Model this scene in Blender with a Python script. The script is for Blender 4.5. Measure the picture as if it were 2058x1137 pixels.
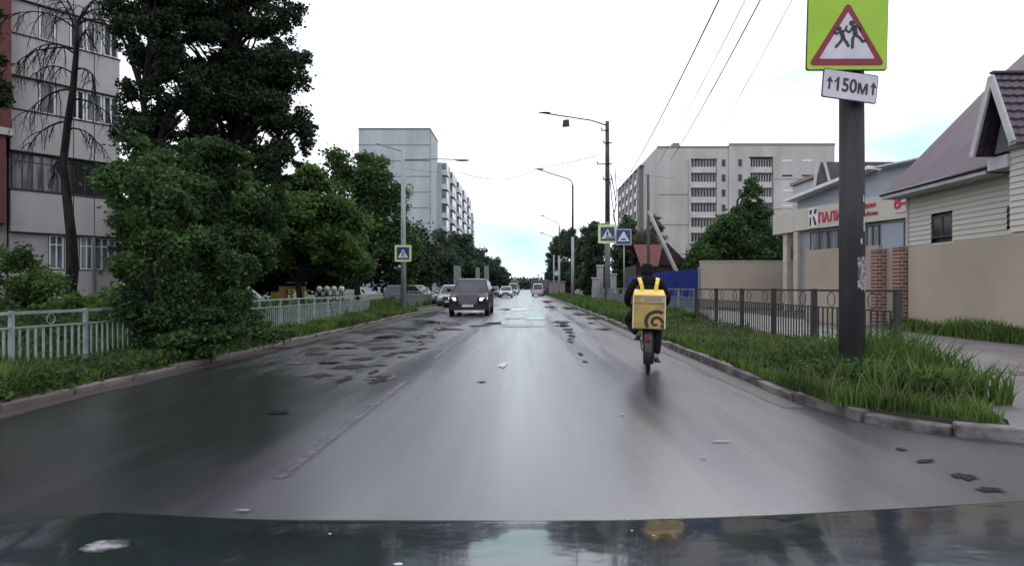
import bpy, bmesh, math, random
import numpy as np
from mathutils import Vector, Matrix, noise as mnoise
for o in list(bpy.data.objects): bpy.data.objects.remove(o)
sc = bpy.context.scene
COL = sc.collection
R = math.radians
PI = math.pi

# ------------------------------------------------------------------ camera
F = 1150.0; VX = 1060.0; VY = 578.0; CH = 1.3
cd = bpy.data.cameras.new('camera'); cam = bpy.data.objects.new('camera', cd); COL.objects.link(cam)
cam.location = (0, 0, CH); cam.rotation_euler = (R(90), 0, 0)
cd.sensor_width = 36; cd.lens = F/2058*36
cd.shift_x = -(VX-1029)/2058; cd.shift_y = (VY-568.5)/2058
cd.clip_start = 0.05; cd.clip_end = 9000
sc.camera = cam

# ------------------------------------------------------------------ world, sun, exposure
SUN_EL, SUN_ROT = R(42), R(20)
w = bpy.data.worlds.new('World'); sc.world = w; w.use_nodes = True
nt = w.node_tree; nt.nodes.clear(); N = nt.nodes.new; L = nt.links.new
out = N('ShaderNodeOutputWorld'); sky = N('ShaderNodeTexSky'); sky.sky_type = 'NISHITA'; sky.sun_disc = False
sky.sun_elevation = SUN_EL; sky.sun_rotation = SUN_ROT
bg1 = N('ShaderNodeBackground'); bg1.inputs[1].default_value = 0.14; L(sky.outputs[0], bg1.inputs[0])
tc = N('ShaderNodeTexCoord')
def vmath(op, a, b=None):
    n = N('ShaderNodeVectorMath'); n.operation = op
    L(a, n.inputs[0])
    if b is not None:
        if isinstance(b, tuple): n.inputs[1].default_value = b
        else: L(b, n.inputs[1])
    return n
def smath(op, a, b=None, clamp=False):
    n = N('ShaderNodeMath'); n.operation = op; n.use_clamp = clamp
    for i, q in enumerate((a, b)):
        if q is None: continue
        if isinstance(q, (int, float)): n.inputs[i].default_value = q
        else: L(q, n.inputs[i])
    return n.outputs[0]
mp = N('ShaderNodeMapping'); mp.inputs['Scale'].default_value = (1.6, 1.6, 7.0); L(tc.outputs['Generated'], mp.inputs[0])
ns = N('ShaderNodeTexNoise'); ns.inputs['Scale'].default_value = 2.6; ns.inputs['Detail'].default_value = 5
L(mp.outputs[0], ns.inputs['Vector'])
def gap(px, py, tight, amount):
    d = Vector((px-VX, F, VY-py)).normalized()
    dv = vmath('SUBTRACT', tc.outputs['Generated'], (d.x, d.y, d.z))
    dm = vmath('MULTIPLY', dv.outputs[0], (1.0, 1.0, 2.6))
    ln = N('ShaderNodeVectorMath'); ln.operation = 'LENGTH'; L(dm.outputs[0], ln.inputs[0])
    a = smath('DIVIDE', ln.outputs['Value'], tight)
    wob = smath('MULTIPLY', smath('SUBTRACT', ns.outputs[0], 0.5), 1.5)
    a = smath('ADD', a, wob)
    return smath('MULTIPLY', smath('SUBTRACT', 1.0, a, True), amount)
g = smath('MAXIMUM', gap(1050, 488, 0.17, 1.0), gap(1840, 285, 0.15, 0.9))
g = smath('MAXIMUM', g, gap(1560, 60, 0.16, 0.22))
g = smath('MAXIMUM', g, gap(640, 60, 0.22, 0.22))
g = smath('MAXIMUM', g, gap(1060, 330, 0.22, 0.2))
cr = N('ShaderNodeValToRGB'); cr.color_ramp.elements[0].position = 0.27; cr.color_ramp.elements[0].color = (.60, .68, .72, 1)
cr.color_ramp.elements[1].position = 0.47; cr.color_ramp.elements[1].color = (.93, .95, 1.04, 1)
L(ns.outputs[0], cr.inputs[0])
bg2 = N('ShaderNodeBackground'); bg2.inputs[1].default_value = 1.16; L(cr.outputs[0], bg2.inputs[0])
bg3 = N('ShaderNodeBackground'); bg3.inputs[0].default_value = (.36, .80, .90, 1); bg3.inputs[1].default_value = 0.74
bgm = N('ShaderNodeMixShader'); bgm.inputs[0].default_value = 0.8; L(bg1.outputs[0], bgm.inputs[1]); L(bg3.outputs[0], bgm.inputs[2])
mx = N('ShaderNodeMixShader'); L(g, mx.inputs[0]); L(bg2.outputs[0], mx.inputs[1]); L(bgm.outputs[0], mx.inputs[2])
L(mx.outputs[0], out.inputs[0])
sd = bpy.data.lights.new('sun', 'SUN'); sd.energy = 0.6; sd.angle = R(25); sd.color = (1, .97, .93)
sun = bpy.data.objects.new('sun', sd); COL.objects.link(sun)
sun.rotation_euler = (R(90)-SUN_EL, 0, R(180)-SUN_ROT)
sc.view_settings.view_transform = 'Standard'; sc.view_settings.look = 'None'
sc.view_settings.exposure = 0.4; sc.view_settings.gamma = 1
sc.cycles.use_denoising = True
sc.cycles.max_bounces = 5; sc.cycles.diffuse_bounces = 2; sc.cycles.glossy_bounces = 3
sc.cycles.transparent_max_bounces = 8; sc.cycles.caustics_reflective = False; sc.cycles.caustics_refractive = False

# ------------------------------------------------------------------ materials
MATS = {}
def mat(name, c, rough=.7, metal=0, c2=None, scale=3, bump=0, bscale=40, spec=.5, stretch=(1, 1, 1), coat=0, detail=4, lo=.35, hi=.65):
    if name in MATS: return MATS[name]
    m = bpy.data.materials.new(name); m.use_nodes = True
    t = m.node_tree; p = t.nodes['Principled BSDF']
    p.inputs['Base Color'].default_value = (*c, 1); p.inputs['Roughness'].default_value = rough
    p.inputs['Metallic'].default_value = metal; p.inputs['Specular IOR Level'].default_value = spec
    p.inputs['Coat Weight'].default_value = coat
    co = t.nodes.new('ShaderNodeTexCoord'); mpn = t.nodes.new('ShaderNodeMapping'); mpn.inputs['Scale'].default_value = stretch
    t.links.new(co.outputs['Object'], mpn.inputs[0])
    if c2 is None: c2 = tuple(v*.8 for v in c)
    n = t.nodes.new('ShaderNodeTexNoise'); n.inputs['Scale'].default_value = scale; n.inputs['Detail'].default_value = detail
    t.links.new(mpn.outputs[0], n.inputs['Vector'])
    r = t.nodes.new('ShaderNodeValToRGB'); r.color_ramp.elements[0].position = lo; r.color_ramp.elements[1].position = hi
    r.color_ramp.elements[0].color = (*c2, 1); r.color_ramp.elements[1].color = (*c, 1)
    t.links.new(n.outputs[0], r.inputs[0]); t.links.new(r.outputs[0], p.inputs['Base Color'])
    if bump:
        n2 = t.nodes.new('ShaderNodeTexNoise'); n2.inputs['Scale'].default_value = bscale; n2.inputs['Detail'].default_value = 3
        t.links.new(mpn.outputs[0], n2.inputs['Vector'])
        b = t.nodes.new('ShaderNodeBump'); b.inputs['Strength'].default_value = bump; b.inputs['Distance'].default_value = .02
        t.links.new(n2.outputs[0], b.inputs['Height']); t.links.new(b.outputs[0], p.inputs['Normal'])
    MATS[name] = m; return m
def leafmat(name, dark, light, trans=.25, scale=1.2):
    m = bpy.data.materials.new(name); m.use_nodes = True
    t = m.node_tree; p = t.nodes['Principled BSDF']; p.inputs['Roughness'].default_value = .6; p.inputs['Specular IOR Level'].default_value = .14
    co = t.nodes.new('ShaderNodeTexCoord'); n = t.nodes.new('ShaderNodeTexNoise'); n.inputs['Scale'].default_value = scale; n.inputs['Detail'].default_value = 2
    t.links.new(co.outputs['Object'], n.inputs['Vector'])
    g_ = t.nodes.new('ShaderNodeNewGeometry')
    a = t.nodes.new('ShaderNodeMath'); a.operation = 'MULTIPLY_ADD'; a.inputs[1].default_value = .5
    t.links.new(g_.outputs['Random Per Island'], a.inputs[0]); 
    s = t.nodes.new('ShaderNodeMath'); s.operation = 'MULTIPLY_ADD'; s.inputs[1].default_value = 1.6; s.inputs[2].default_value = -.55
    t.links.new(n.outputs[0], s.inputs[0]); t.links.new(s.outputs[0], a.inputs[2])
    r = t.nodes.new('ShaderNodeValToRGB'); r.color_ramp.elements[0].position = .1; r.color_ramp.elements[1].position = .95
    r.color_ramp.elements[0].color = (*dark, 1); r.color_ramp.elements[1].color = (*light, 1)
    t.links.new(a.outputs[0], r.inputs[0]); t.links.new(r.outputs[0], p.inputs['Base Color'])
    tr = t.nodes.new('ShaderNodeBsdfTranslucent'); t.links.new(r.outputs[0], tr.inputs[0])
    ms = t.nodes.new('ShaderNodeMixShader'); ms.inputs[0].default_value = trans
    t.links.new(p.outputs[0], ms.inputs[1]); t.links.new(tr.outputs[0], ms.inputs[2])
    t.links.new(ms.outputs[0], t.nodes['Material Output'].inputs[0])
    return m

def road_mat():
    m = bpy.data.materials.new('wet_asphalt'); m.use_nodes = True; t = m.node_tree; n_ = t.nodes.new; l_ = t.links.new
    p = t.nodes['Principled BSDF']
    co = n_('ShaderNodeTexCoord')
    def noise(scale, st, det=4, dist=0):
        mpn = n_('ShaderNodeMapping'); mpn.inputs['Scale'].default_value = st; l_(co.outputs['Object'], mpn.inputs[0])
        q = n_('ShaderNodeTexNoise'); q.inputs['Scale'].default_value = scale; q.inputs['Detail'].default_value = det
        q.inputs['Distortion'].default_value = dist
        l_(mpn.outputs[0], q.inputs['Vector']); return q.outputs[0]
    def M_(op, a, b, cl=False):
        q = n_('ShaderNodeMath'); q.operation = op; q.use_clamp = cl
        for i, v in enumerate((a, b)):
            if isinstance(v, (int, float)): q.inputs[i].default_value = v
            else: l_(v, q.inputs[i])
        return q.outputs[0]
    def ramp(a, p0, p1, v0=0, v1=1):
        q = n_('ShaderNodeMapRange'); q.interpolation_type = 'SMOOTHSTEP'; l_(a, q.inputs[0])
        for i, v in zip((1, 2, 3, 4), (p0, p1, v0, v1)): q.inputs[i].default_value = v
        return q.outputs[0]
    sx = n_('ShaderNodeSeparateXYZ'); l_(co.outputs['Object'], sx.inputs[0]); X = sx.outputs[0]
    streak = noise(1.0, (1.5, .07, 1), 5)
    big = noise(.35, (1, .35, 1), 5, .5)
    fine = noise(90, (1, 1, 1), 2)
    grit = noise(9, (1, .6, 1), 5)
    # rough broken surface left of the worn centre line; masks also carry painted-in reflections
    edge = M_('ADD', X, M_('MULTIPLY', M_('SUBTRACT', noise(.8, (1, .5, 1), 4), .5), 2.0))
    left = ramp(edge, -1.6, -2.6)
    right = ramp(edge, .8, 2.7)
    crack = noise(1.3, (1.0, .55, 1), 7, 1.2)
    far_ = ramp(sx.outputs[1], 6.5, 10.5)
    broken = M_('MULTIPLY', M_('MULTIPLY', left, far_), ramp(crack, .50, .57))
    rt = ramp(streak, .32, .68, .11, .34)
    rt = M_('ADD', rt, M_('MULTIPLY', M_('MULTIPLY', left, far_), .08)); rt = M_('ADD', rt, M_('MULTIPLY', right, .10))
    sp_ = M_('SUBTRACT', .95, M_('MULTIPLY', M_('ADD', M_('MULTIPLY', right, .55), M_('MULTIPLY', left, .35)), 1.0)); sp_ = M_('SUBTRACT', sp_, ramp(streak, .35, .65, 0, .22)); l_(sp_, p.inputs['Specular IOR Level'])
    pud = M_('MULTIPLY', left, ramp(big, .50, .66))
    rt = M_('ADD', rt, M_('MULTIPLY', broken, .14))
    rt = M_('SUBTRACT', rt, M_('MULTIPLY', pud, .25), True)
    rt = M_('MAXIMUM', rt, .07)
    l_(rt, p.inputs['Roughness'])
    cr_ = n_('ShaderNodeValToRGB'); e = cr_.color_ramp.elements
    e[0].position = .3; e[0].color = (.044, .043, .050, 1); e[1].position = .7; e[1].color = (.070, .068, .078, 1)
    l_(M_('ADD', M_('ADD', M_('MULTIPLY', streak, .6), M_('MULTIPLY', grit, .25)), M_('MULTIPLY', noise(70, (1, 1, 1), 3), .15)), cr_.inputs[0])
    mxc = n_('ShaderNodeMix'); mxc.data_type = 'RGBA'; l_(M_('MULTIPLY', left, .9), mxc.inputs[0]); l_(cr_.outputs[0], mxc.inputs[6]); mxc.inputs[7].default_value = (.020, .022, .023, 1)  # wet left half: dark of tree and bush reflections painted into the base
    mx2 = n_('ShaderNodeMix'); mx2.data_type = 'RGBA'; l_(M_('MULTIPLY', right, .6), mx2.inputs[0]); l_(mxc.outputs[2], mx2.inputs[6]); mx2.inputs[7].default_value = (.048, .040, .045, 1)  # muddy right side, toned down to paint in cyclist and tree reflections
    mx3 = n_('ShaderNodeMix'); mx3.data_type = 'RGBA'; l_(broken, mx3.inputs[0]); l_(mx2.outputs[2], mx3.inputs[6]); mx3.inputs[7].default_value = (.026, .025, .027, 1)
    l_(mx3.outputs[2], p.inputs['Base Color'])
    h = M_('ADD', M_('MULTIPLY', fine, .30), M_('MULTIPLY', grit, .10))
    h = M_('ADD', h, M_('MULTIPLY', broken, 1.2))
    h = M_('ADD', h, M_('MULTIPLY', M_('MULTIPLY', M_('MULTIPLY', left, ramp(sx.outputs[1], 4.5, 10.5, .3, 1)), M_('SUBTRACT', 1.0, pud)), M_('MULTIPLY', noise(7, (1, .6, 1), 5), 1.2)))
    b = n_('ShaderNodeBump'); b.inputs['Strength'].default_value = .5; b.inputs['Distance'].default_value = .012
    l_(h, b.inputs['Height']); l_(b.outputs[0], p.inputs['Normal'])
    p.inputs['IOR'].default_value = 1.6
    return m

# ------------------------------------------------------------------ mesh builder
class MB:
    def __init__(s): s.v = []; s.f = []; s.mi = []; s.m = 0; s.sm = []; s.smooth = False
    def add(s, vs, fs):
        k = len(s.v); s.v += [tuple(v) for v in vs]
        for f in fs: s.f.append([i+k for i in f]); s.mi.append(s.m); s.sm.append(s.smooth)
        return s
    def box(s, x0, x1, y0, y1, z0, z1):
        vs = [(x, y, z) for z in (z0, z1) for y in (y0, y1) for x in (x0, x1)]
        return s.add(vs, [(0, 2, 3, 1), (4, 5, 7, 6), (0, 1, 5, 4), (2, 6, 7, 3), (0, 4, 6, 2), (1, 3, 7, 5)])
    def bar(s, a, b, w_, h_=None, up=(0, 0, 1)):
        a = Vector(a); b = Vector(b); h_ = h_ or w_; d = (b-a).normalized(); u = Vector(up)
        if abs(d.dot(u)) > .98: u = Vector((0, 1, 0))
        x = d.cross(u).normalized()*w_/2; y = x.cross(d).normalized()*h_/2
        vs = [p+q for p in (a, b) for q in (-x-y, x-y, x+y, -x+y)]
        return s.add(vs, [(3, 2, 1, 0), (4, 5, 6, 7), (0, 1, 5, 4), (1, 2, 6, 5), (2, 3, 7, 6), (3, 0, 4, 7)])
    def tube(s, pts, rs, n=8, caps=True):
        pts = [Vector(p) for p in pts]
        if isinstance(rs, (int, float)): rs = [rs]*len(pts)
        vs = []; ref = None
        for i, p in enumerate(pts):
            d = (pts[min(i+1, len(pts)-1)]-pts[max(i-1, 0)]).normalized()
            if ref is None: ref = d.orthogonal().normalized()
            ref = (ref-d*ref.dot(d)).normalized(); bb = d.cross(ref)
            for k in range(n):
                a = 2*PI*k/n; vs.append(p+(ref*math.cos(a)+bb*math.sin(a))*rs[i])
        fs = []
        for i in range(len(pts)-1):
            for k in range(n): fs.append((i*n+k, i*n+(k+1) % n, (i+1)*n+(k+1) % n, (i+1)*n+k))
        if caps: fs += [tuple(range(n-1, -1, -1)), tuple(range((len(pts)-1)*n, len(pts)*n))]
        o = s.smooth; s.smooth = n > 5; s.add(vs, fs); s.smooth = o
        return s
    def ring(s, c, r, t, axis='x', n=20, m=6):
        vs = []; fs = []
        for i in range(n):
            a = 2*PI*i/n
            for j in range(m):
                b = 2*PI*j/m; rr = r+t*math.cos(b); q = t*math.sin(b)
                u, v_ = rr*math.cos(a), rr*math.sin(a)
                p = (q, u, v_) if axis == 'x' else ((u, q, v_) if axis == 'y' else (u, v_, q))
                vs.append((c[0]+p[0], c[1]+p[1], c[2]+p[2]))
        for i in range(n):
            for j in range(m): fs.append((i*m+j, ((i+1) % n)*m+j, ((i+1) % n)*m+(j+1) % m, i*m+(j+1) % m))
        o = s.smooth; s.smooth = True; s.add(vs, fs); s.smooth = o
        return s
    def prism(s, poly, a, b, axis='z'):
        n = len(poly)
        def P3(u, v_, q): return {'z': (u, v_, q), 'y': (u, q, v_), 'x': (q, u, v_)}[axis]
        vs = [P3(u, v_, a) for u, v_ in poly]+[P3(u, v_, b) for u, v_ in poly]
        return s.add(vs, [tuple(range(n-1, -1, -1)), tuple(range(n, 2*n))]+[(i, (i+1) % n, (i+1) % n+n, i+n) for i in range(n)])
    def ell(s, c, r, n=12, m=8):
        vs = []; fs = []
        for i in range(m+1):
            th = PI*i/m
            for k in range(n):
                a = 2*PI*k/n; vs.append((c[0]+r[0]*math.sin(th)*math.cos(a), c[1]+r[1]*math.sin(th)*math.sin(a), c[2]+r[2]*math.cos(th)))
        for i in range(m):
            for k in range(n): fs.append((i*n+k, i*n+(k+1) % n, (i+1)*n+(k+1) % n, (i+1)*n+k))
        o = s.smooth; s.smooth = True; s.add(vs, fs); s.smooth = o
        return s
    def loft(s, secs, caps=True):
        n = len(secs[0]); vs = [p for q in secs for p in q]; fs = []
        for i in range(len(secs)-1):
            for k in range(n): fs.append((i*n+k, i*n+(k+1) % n, (i+1)*n+(k+1) % n, (i+1)*n+k))
        if caps: fs += [tuple(range(n-1, -1, -1)), tuple(range((len(secs)-1)*n, len(secs)*n))]
        return s.add(vs, fs)
    def mesh(s, name, mats):
        me = bpy.data.meshes.new(name); me.from_pydata(s.v, [], s.f)
        for m in (mats if isinstance(mats, (list, tuple)) else [mats]): me.materials.append(m)
        me.polygons.foreach_set('material_index', s.mi); me.polygons.foreach_set('use_smooth', s.sm); 
        bm = bmesh.new(); bm.from_mesh(me); bmesh.ops.recalc_face_normals(bm, faces=bm.faces); bm.to_mesh(me); bm.free()
        return me
    def build(s, name, mats, parent=None, bevel=0, loc=None):
        o = bpy.data.objects.new(name, s.mesh(name, mats)); COL.objects.link(o)
        if parent: o.parent = parent
        if loc: o.location = loc
        if bevel:
            b = o.modifiers.new('bevel', 'BEVEL'); b.width = bevel; b.segments = 2; b.limit_method = 'ANGLE'; b.angle_limit = R(35)
        return o
def tag(o, label, cat, group=None, kind=None):
    o['label'] = label; o['category'] = cat
    if group: o['group'] = group
    if kind: o['kind'] = kind
    return o
def thing(name, label, cat, loc=(0, 0, 0), rz=0, group=None):
    o = bpy.data.objects.new(name, None); COL.objects.link(o); o.location = loc; o.rotation_euler = (0, 0, rz)
    return tag(o, label, cat, group)
def struct(o): o['kind'] = 'structure'; return o
def kids(o): return [c for c in COL.objects if c.parent == o]
def dup(o, loc=None, rz=None, label=None, parent=None):
    c = o.copy(); COL.objects.link(c)
    if parent: c.parent = parent
    if loc is not None: c.location = loc
    if rz is not None: c.rotation_euler = (0, 0, rz)
    if label: c['label'] = label
    for k in kids(o): dup(k, parent=c)
    return c
def npmesh(name, V, Fq, material, parent=None, smooth=False):
    me = bpy.data.meshes.new(name); n = len(V); k = Fq.shape[1]; m = len(Fq)
    me.vertices.add(n); me.vertices.foreach_set('co', V.astype(np.float32).ravel())
    me.loops.add(m*k); me.loops.foreach_set('vertex_index', Fq.astype(np.int32).ravel())
    me.polygons.add(m); me.polygons.foreach_set('loop_start', np.arange(0, m*k, k, dtype=np.int32))
    me.update(calc_edges=True); me.materials.append(material)
    o = bpy.data.objects.new(name, me); COL.objects.link(o)
    if parent: o.parent = parent
    return o
def sc_(X, Y): return (VX+F*X/Y, 0)
def wx(px, Y): return (px-VX)*Y/F
def wz(py, Y): return CH-(py-VY)*Y/F

M_trunk = mat('bark', (.040, .033, .031), .95, spec=.1, c2=(.013, .011, .011), scale=8, stretch=(1, 1, .2), bump=.6)
M_conc = mat('old_concrete', (.34, .34, .33), .8, c2=(.24, .24, .235), scale=4, stretch=(1, 1, .3), bump=.3)
M_dconc = mat('dark_concrete_pole', (.060, .056, .062), .75, c2=(.026, .024, .030), scale=2.2, stretch=(1.5, 1.5, .35), bump=.35)
M_black = mat('black_plastic', (.012, .012, .013), .5)
M_metal = mat('grey_metal', (.3, .3, .31), .45, .6)
M_glass = mat('window_glass', (.02, .022, .03), .1, c2=(.045, .05, .06), scale=.9, spec=.3)
M_white = mat('white_paint', (.72, .72, .72), .6, c2=(.6, .6, .6))
M_pvc = mat('window_frame_white', (.7, .7, .72), .5)
M_wire = mat('wire_black', (.03, .03, .035), .6)

# ------------------------------------------------------------------ setting
def sheet(name, poly, z, m):
    b = MB(); b.add([(x, y, z) for x, y in poly], [tuple(range(len(poly)))]); o = b.build(name, m)
    if o.data.polygons[0].normal.z < 0: o.data.flip_normals()
    return struct(o)
KL, KR = -5.6, 3.1
M_earth = mat('earth_grass', (.045, .065, .025), .95, c2=(.03, .035, .018), scale=.6, bump=.5, bscale=5)
M_path = mat('path_asphalt', (.135, .12, .125), .55, c2=(.09, .08, .085), scale=1.2, bump=.25, bscale=30)
sheet('ground', [(-4000, -200), (4000, -200), (4000, 6000), (-4000, 6000)], -.03, M_earth)
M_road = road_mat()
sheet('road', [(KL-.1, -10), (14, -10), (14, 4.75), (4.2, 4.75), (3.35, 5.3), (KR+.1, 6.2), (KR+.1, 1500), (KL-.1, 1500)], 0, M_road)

def kerb(name, pts, w_, z1, m, rng):
    b = MB()
    for (x0, y0), (x1, y1) in zip(pts[:-1], pts[1:]):
        L_ = math.hypot(x1-x0, y1-y0); n = max(1, round(L_/1.0)) if y0 < 60 else 1
        for k in range(n):
            a, c = k/n, (k+1)/n
            j = rng.uniform(-.025, .025); dz = rng.uniform(-.035, .015)
            g_ = .012/L_
            p = (x0+(x1-x0)*(a+g_)+j, y0+(y1-y0)*(a+g_)); q = (x0+(x1-x0)*(c-g_)+j, y0+(y1-y0)*(c-g_))
            b.bar((p[0], p[1], z1/2-.05+dz), (q[0], q[1], z1/2-.05+dz), w_, z1+.1)
    return struct(b.build(name, m, bevel=.02))
rng = random.Random(3)
M_kerb = mat('kerb_concrete', (.20, .185, .185), .75, c2=(.05, .045, .044), scale=3.5, bump=.9, bscale=12, detail=7)
M_kerb2 = mat('kerb_muddy', (.16, .13, .12), .75, c2=(.09, .075, .07), scale=2, bump=.6, bscale=10)
kerb('kerb', [(13, 4.55), (4.35, 4.8), (3.75, 5.05), (3.3, 5.6), (3.12, 6.6), (3.1, 60), (3.1, 1200)], .15, .115, M_kerb, rng)
kerb('kerb', [(KL, -4), (KL, 60), (KL, 1200)], .15, .09, M_kerb2, rng)
# verge bodies
def slab(name, poly, z0, z1, m): return struct(MB().prism(poly, z0, z1).build(name, m))
slab('verge', [(3.2, 5.8), (3.85, 5.1), (4.15, 4.95), (4.3, 5.2), (5.2, 7.4), (6.1, 9.0), (6.1, 1200), (3.2, 1200)], -.02, .12, M_earth)
slab('path', [(4.42, 4.88), (13, 4.64), (13, 7), (10.4, 8), (10.4, 60), (6.13, 60), (6.13, 8.96), (5.23, 7.37), (4.34, 5.17), (4.19, 4.97)], -.02, .105, M_path)
slab('lawn', [(10.43, 8.05), (13.03, 7.03), (60, 7), (60, 1200), (6.13, 1200), (6.13, 60.03), (10.43, 60.03)], -.02, .11, M_earth)
slab('verge', [(KL-.09, -4), (KL-.09, 30), (KL-.09, 1200), (-60, 1200), (-60, -4)], -.02, .085, M_earth)
# muddy gutter strips along both kerbs
M_mud = mat('gutter_mud', (.058, .046, .049), .5, spec=.25, c2=(.045, .038, .042), scale=2, bump=.5, bscale=12)
def soften(m):
    t = m.node_tree; p = t.nodes['Principled BSDF']
    if 'soft' in t.nodes: return m
    a = t.nodes.new('ShaderNodeAttribute'); a.attribute_name = 'edge'; a.name = 'soft'
    co_ = t.nodes.new('ShaderNodeTexCoord'); n = t.nodes.new('ShaderNodeTexNoise'); n.inputs['Scale'].default_value = 14; n.inputs['Detail'].default_value = 5
    t.links.new(co_.outputs['Object'], n.inputs['Vector'])
    q = t.nodes.new('ShaderNodeMath'); q.operation = 'MULTIPLY_ADD'; q.inputs[1].default_value = 1.6; t.links.new(n.outputs[0], q.inputs[0])
    u = t.nodes.new('ShaderNodeMath'); u.operation = 'MULTIPLY_ADD'; u.inputs[1].default_value = 1.7; u.inputs[2].default_value = -1.15; t.links.new(a.outputs['Fac'], u.inputs[0]); t.links.new(u.outputs[0], q.inputs[2])
    r = t.nodes.new('ShaderNodeMapRange'); r.inputs[1].default_value = .2; r.inputs[2].default_value = 1.25; t.links.new(q.outputs[0], r.inputs[0])
    t.links.new(r.outputs[0], p.inputs['Alpha']); return m
def set_edge(o, vals):
    at = o.data.attributes.new('edge', 'FLOAT', 'POINT'); at.data.foreach_set('value', vals)
def wavy_strip(name, xa, xb, y0, y1, z, m, amp, seed, step=.35):
    r_ = random.Random(seed); b = MB(); ys = []; y = y0
    while y < y1: ys.append(y); y += step*(1+y/20)
    vs = []
    for y in ys: vs += [(xa, y, z), ((xa+xb)/2, y, z), (xb+mnoise.noise((seed, y*.35, 0))*amp+mnoise.noise((seed, y*1.7, 3))*amp*.35, y, z)]
    b.add(vs, [(3*i+j, 3*i+1+j, 3*i+4+j, 3*i+3+j) for i in range(len(ys)-1) for j in (0, 1)])
    o = b.build(name, soften(m)); set_edge(o, ([.25, .9, 0] if name == 'road_marking' else [1, 1, 0])*len(ys))
    if o.data.polygons[0].normal.z < 0: o.data.flip_normals()
    return struct(o)
wavy_strip('gutter', 3.02, 2.55, 6.2, 70, .004, M_mud, .5, 5)
wavy_strip('gutter', KL+.08, KL+.55, -2, 40, .004, M_mud, .45, 9)
# worn paint
M_paint = mat('worn_road_paint', (.115, .112, .122), .35, c2=(.066, .064, .072), scale=3, lo=.42, hi=.66, detail=6)
M_spk = mat('road_paint_remnant', (.30, .29, .31), .5, c2=(.12, .115, .13), scale=14)
wavy_strip('road_marking', -1.80, -1.58, 3.9, 8.0, .004, M_paint, .05, 2)
wavy_strip('road_marking', -1.80, -1.58, 10.5, 16, .004, M_paint, .05, 3)
wavy_strip('road_marking', -1.74, -1.62, 20, 26, .004, M_paint, .03, 2)
M_pud = mat('puddle_water', (.035, .035, .04), .03, spec=.8)
M_hole = mat('pothole_broken_asphalt', (.024, .022, .024), .8, spec=.15, c2=(.008, .008, .009), scale=9, bump=1, bscale=25)
M_patch = mat('light_asphalt_patch', (.075, .072, .075), .3, c2=(.05, .048, .05), scale=5, bump=.4, bscale=30)
def blob(name, x, y, rx, ry, seed, z, m, n=44, rag=.35):
    z += seed*.00006
    vs = [(x, y, z)]
    for k in range(n):
        a = 2*PI*k/n; q = 1+rag*(mnoise.noise((math.cos(a)*1.3+seed*7.1, math.sin(a)*1.3, seed))*1.6+mnoise.noise((math.cos(a)*4+seed, math.sin(a)*4, seed))*.7)
        vs.append((x+rx*q*math.cos(a), y+ry*q*math.sin(a), z))
    vs = vs[:1]+[((a_[0]+x)/2, (a_[1]+y)/2, z) for a_ in vs[1:]]+vs[1:]
    b = MB(); b.add(vs, [(0, 1+k, 1+(k+1) % n) for k in range(n)]+[(1+k, 1+n+k, 1+n+(k+1) % n, 1+(k+1) % n) for k in range(n)])
    o = b.build(name, soften(m)); set_edge(o, [1]*(n+1)+[0]*n)
    if o.data.polygons[0].normal.z < 0: o.data.flip_normals()
    return struct(o)
sd_ = 1
def pb(kind, px, py, wpx, hpx, z=.006, rag=.45):
    "blob seen at that place: centre and size worked back to metres on the road"
    global sd_; sd_ += 1
    Y = F*CH/(py-VY); Y0 = F*CH/(py+hpx/2-VY); Y1 = F*CH/(py-hpx/2-VY)
    m = {'puddle': M_pud, 'pothole': M_hole, 'asphalt_patch': M_patch}[kind]
    if px < 1000 and py > 650 and kind == 'pothole': rag = .55
    return blob(kind, wx(px, Y), (Y0+Y1)/2, wpx/2*Y/F, (Y1-Y0)/2, sd_, z, m, rag=rag)
for a in [(1128, 648, 50, 9), (1142, 662, 30, 6), (1150, 676, 20, 10), (1147, 687, 16, 5), (1168, 712, 12, 10), (1176, 727, 14, 6), (1185, 640, 16, 4),
          (1108, 617, 30, 6), (1170, 632, 46, 7), (1860, 927, 50, 12), (1812, 903, 30, 8), (1935, 958, 60, 18), (1990, 985, 70, 14),
          (800, 660, 120, 8), (740, 668, 90, 9), (850, 676, 50, 8), (690, 688, 70, 7), (770, 700, 80, 10), (700, 738, 90, 14), (640, 755, 60, 10),
          (640, 712, 60, 7), (560, 700, 70, 6), (905, 662, 60, 5), (830, 686, 60, 6), (730, 722, 60, 8), (960, 655, 60, 4), (968, 768, 26, 3)]:
    pb('pothole', *a)
rb_ = random.Random(12)
for k in range(34):
    Y_ = 8.0+rb_.random()**1.3*11; X_ = -2.2+rb_.gauss(0, .2)-.06*(Y_-8)
    sd_ += 1; blob('pothole' if k % 3 else 'asphalt_patch', X_, Y_, rb_.uniform(.05, .2), rb_.uniform(.10, .45), sd_, .0055, M_hole if k % 3 else M_patch, rag=.5)
for a in [(1128, 655, 40, 6), (1146, 668, 24, 4), (1147, 682, 18, 3), (1150, 620, 60, 8), (1100, 606, 50, 5), (1200, 640, 40, 6), (1190, 650, 20, 4), (1075, 640, 70, 6),
          (1010, 735, 22, 16), (1000, 650, 70, 6), (870, 648, 90, 6), (780, 678, 70, 5), (690, 700, 60, 5), (1040, 622, 80, 5), (960, 630, 50, 3),
          (660, 730, 60, 6), (560, 830, 60, 8), (1212, 662, 40, 5)]:
    pb('puddle', *a, z=.009)
for a in [(820, 670, 60, 5), (760, 690, 80, 6), (700, 712, 60, 6), (880, 655, 50, 3), (600, 730, 70, 8), (1050, 655, 120, 7), (1030, 640, 60, 4)]:
    pb('asphalt_patch', *a, z=.005)
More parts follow.
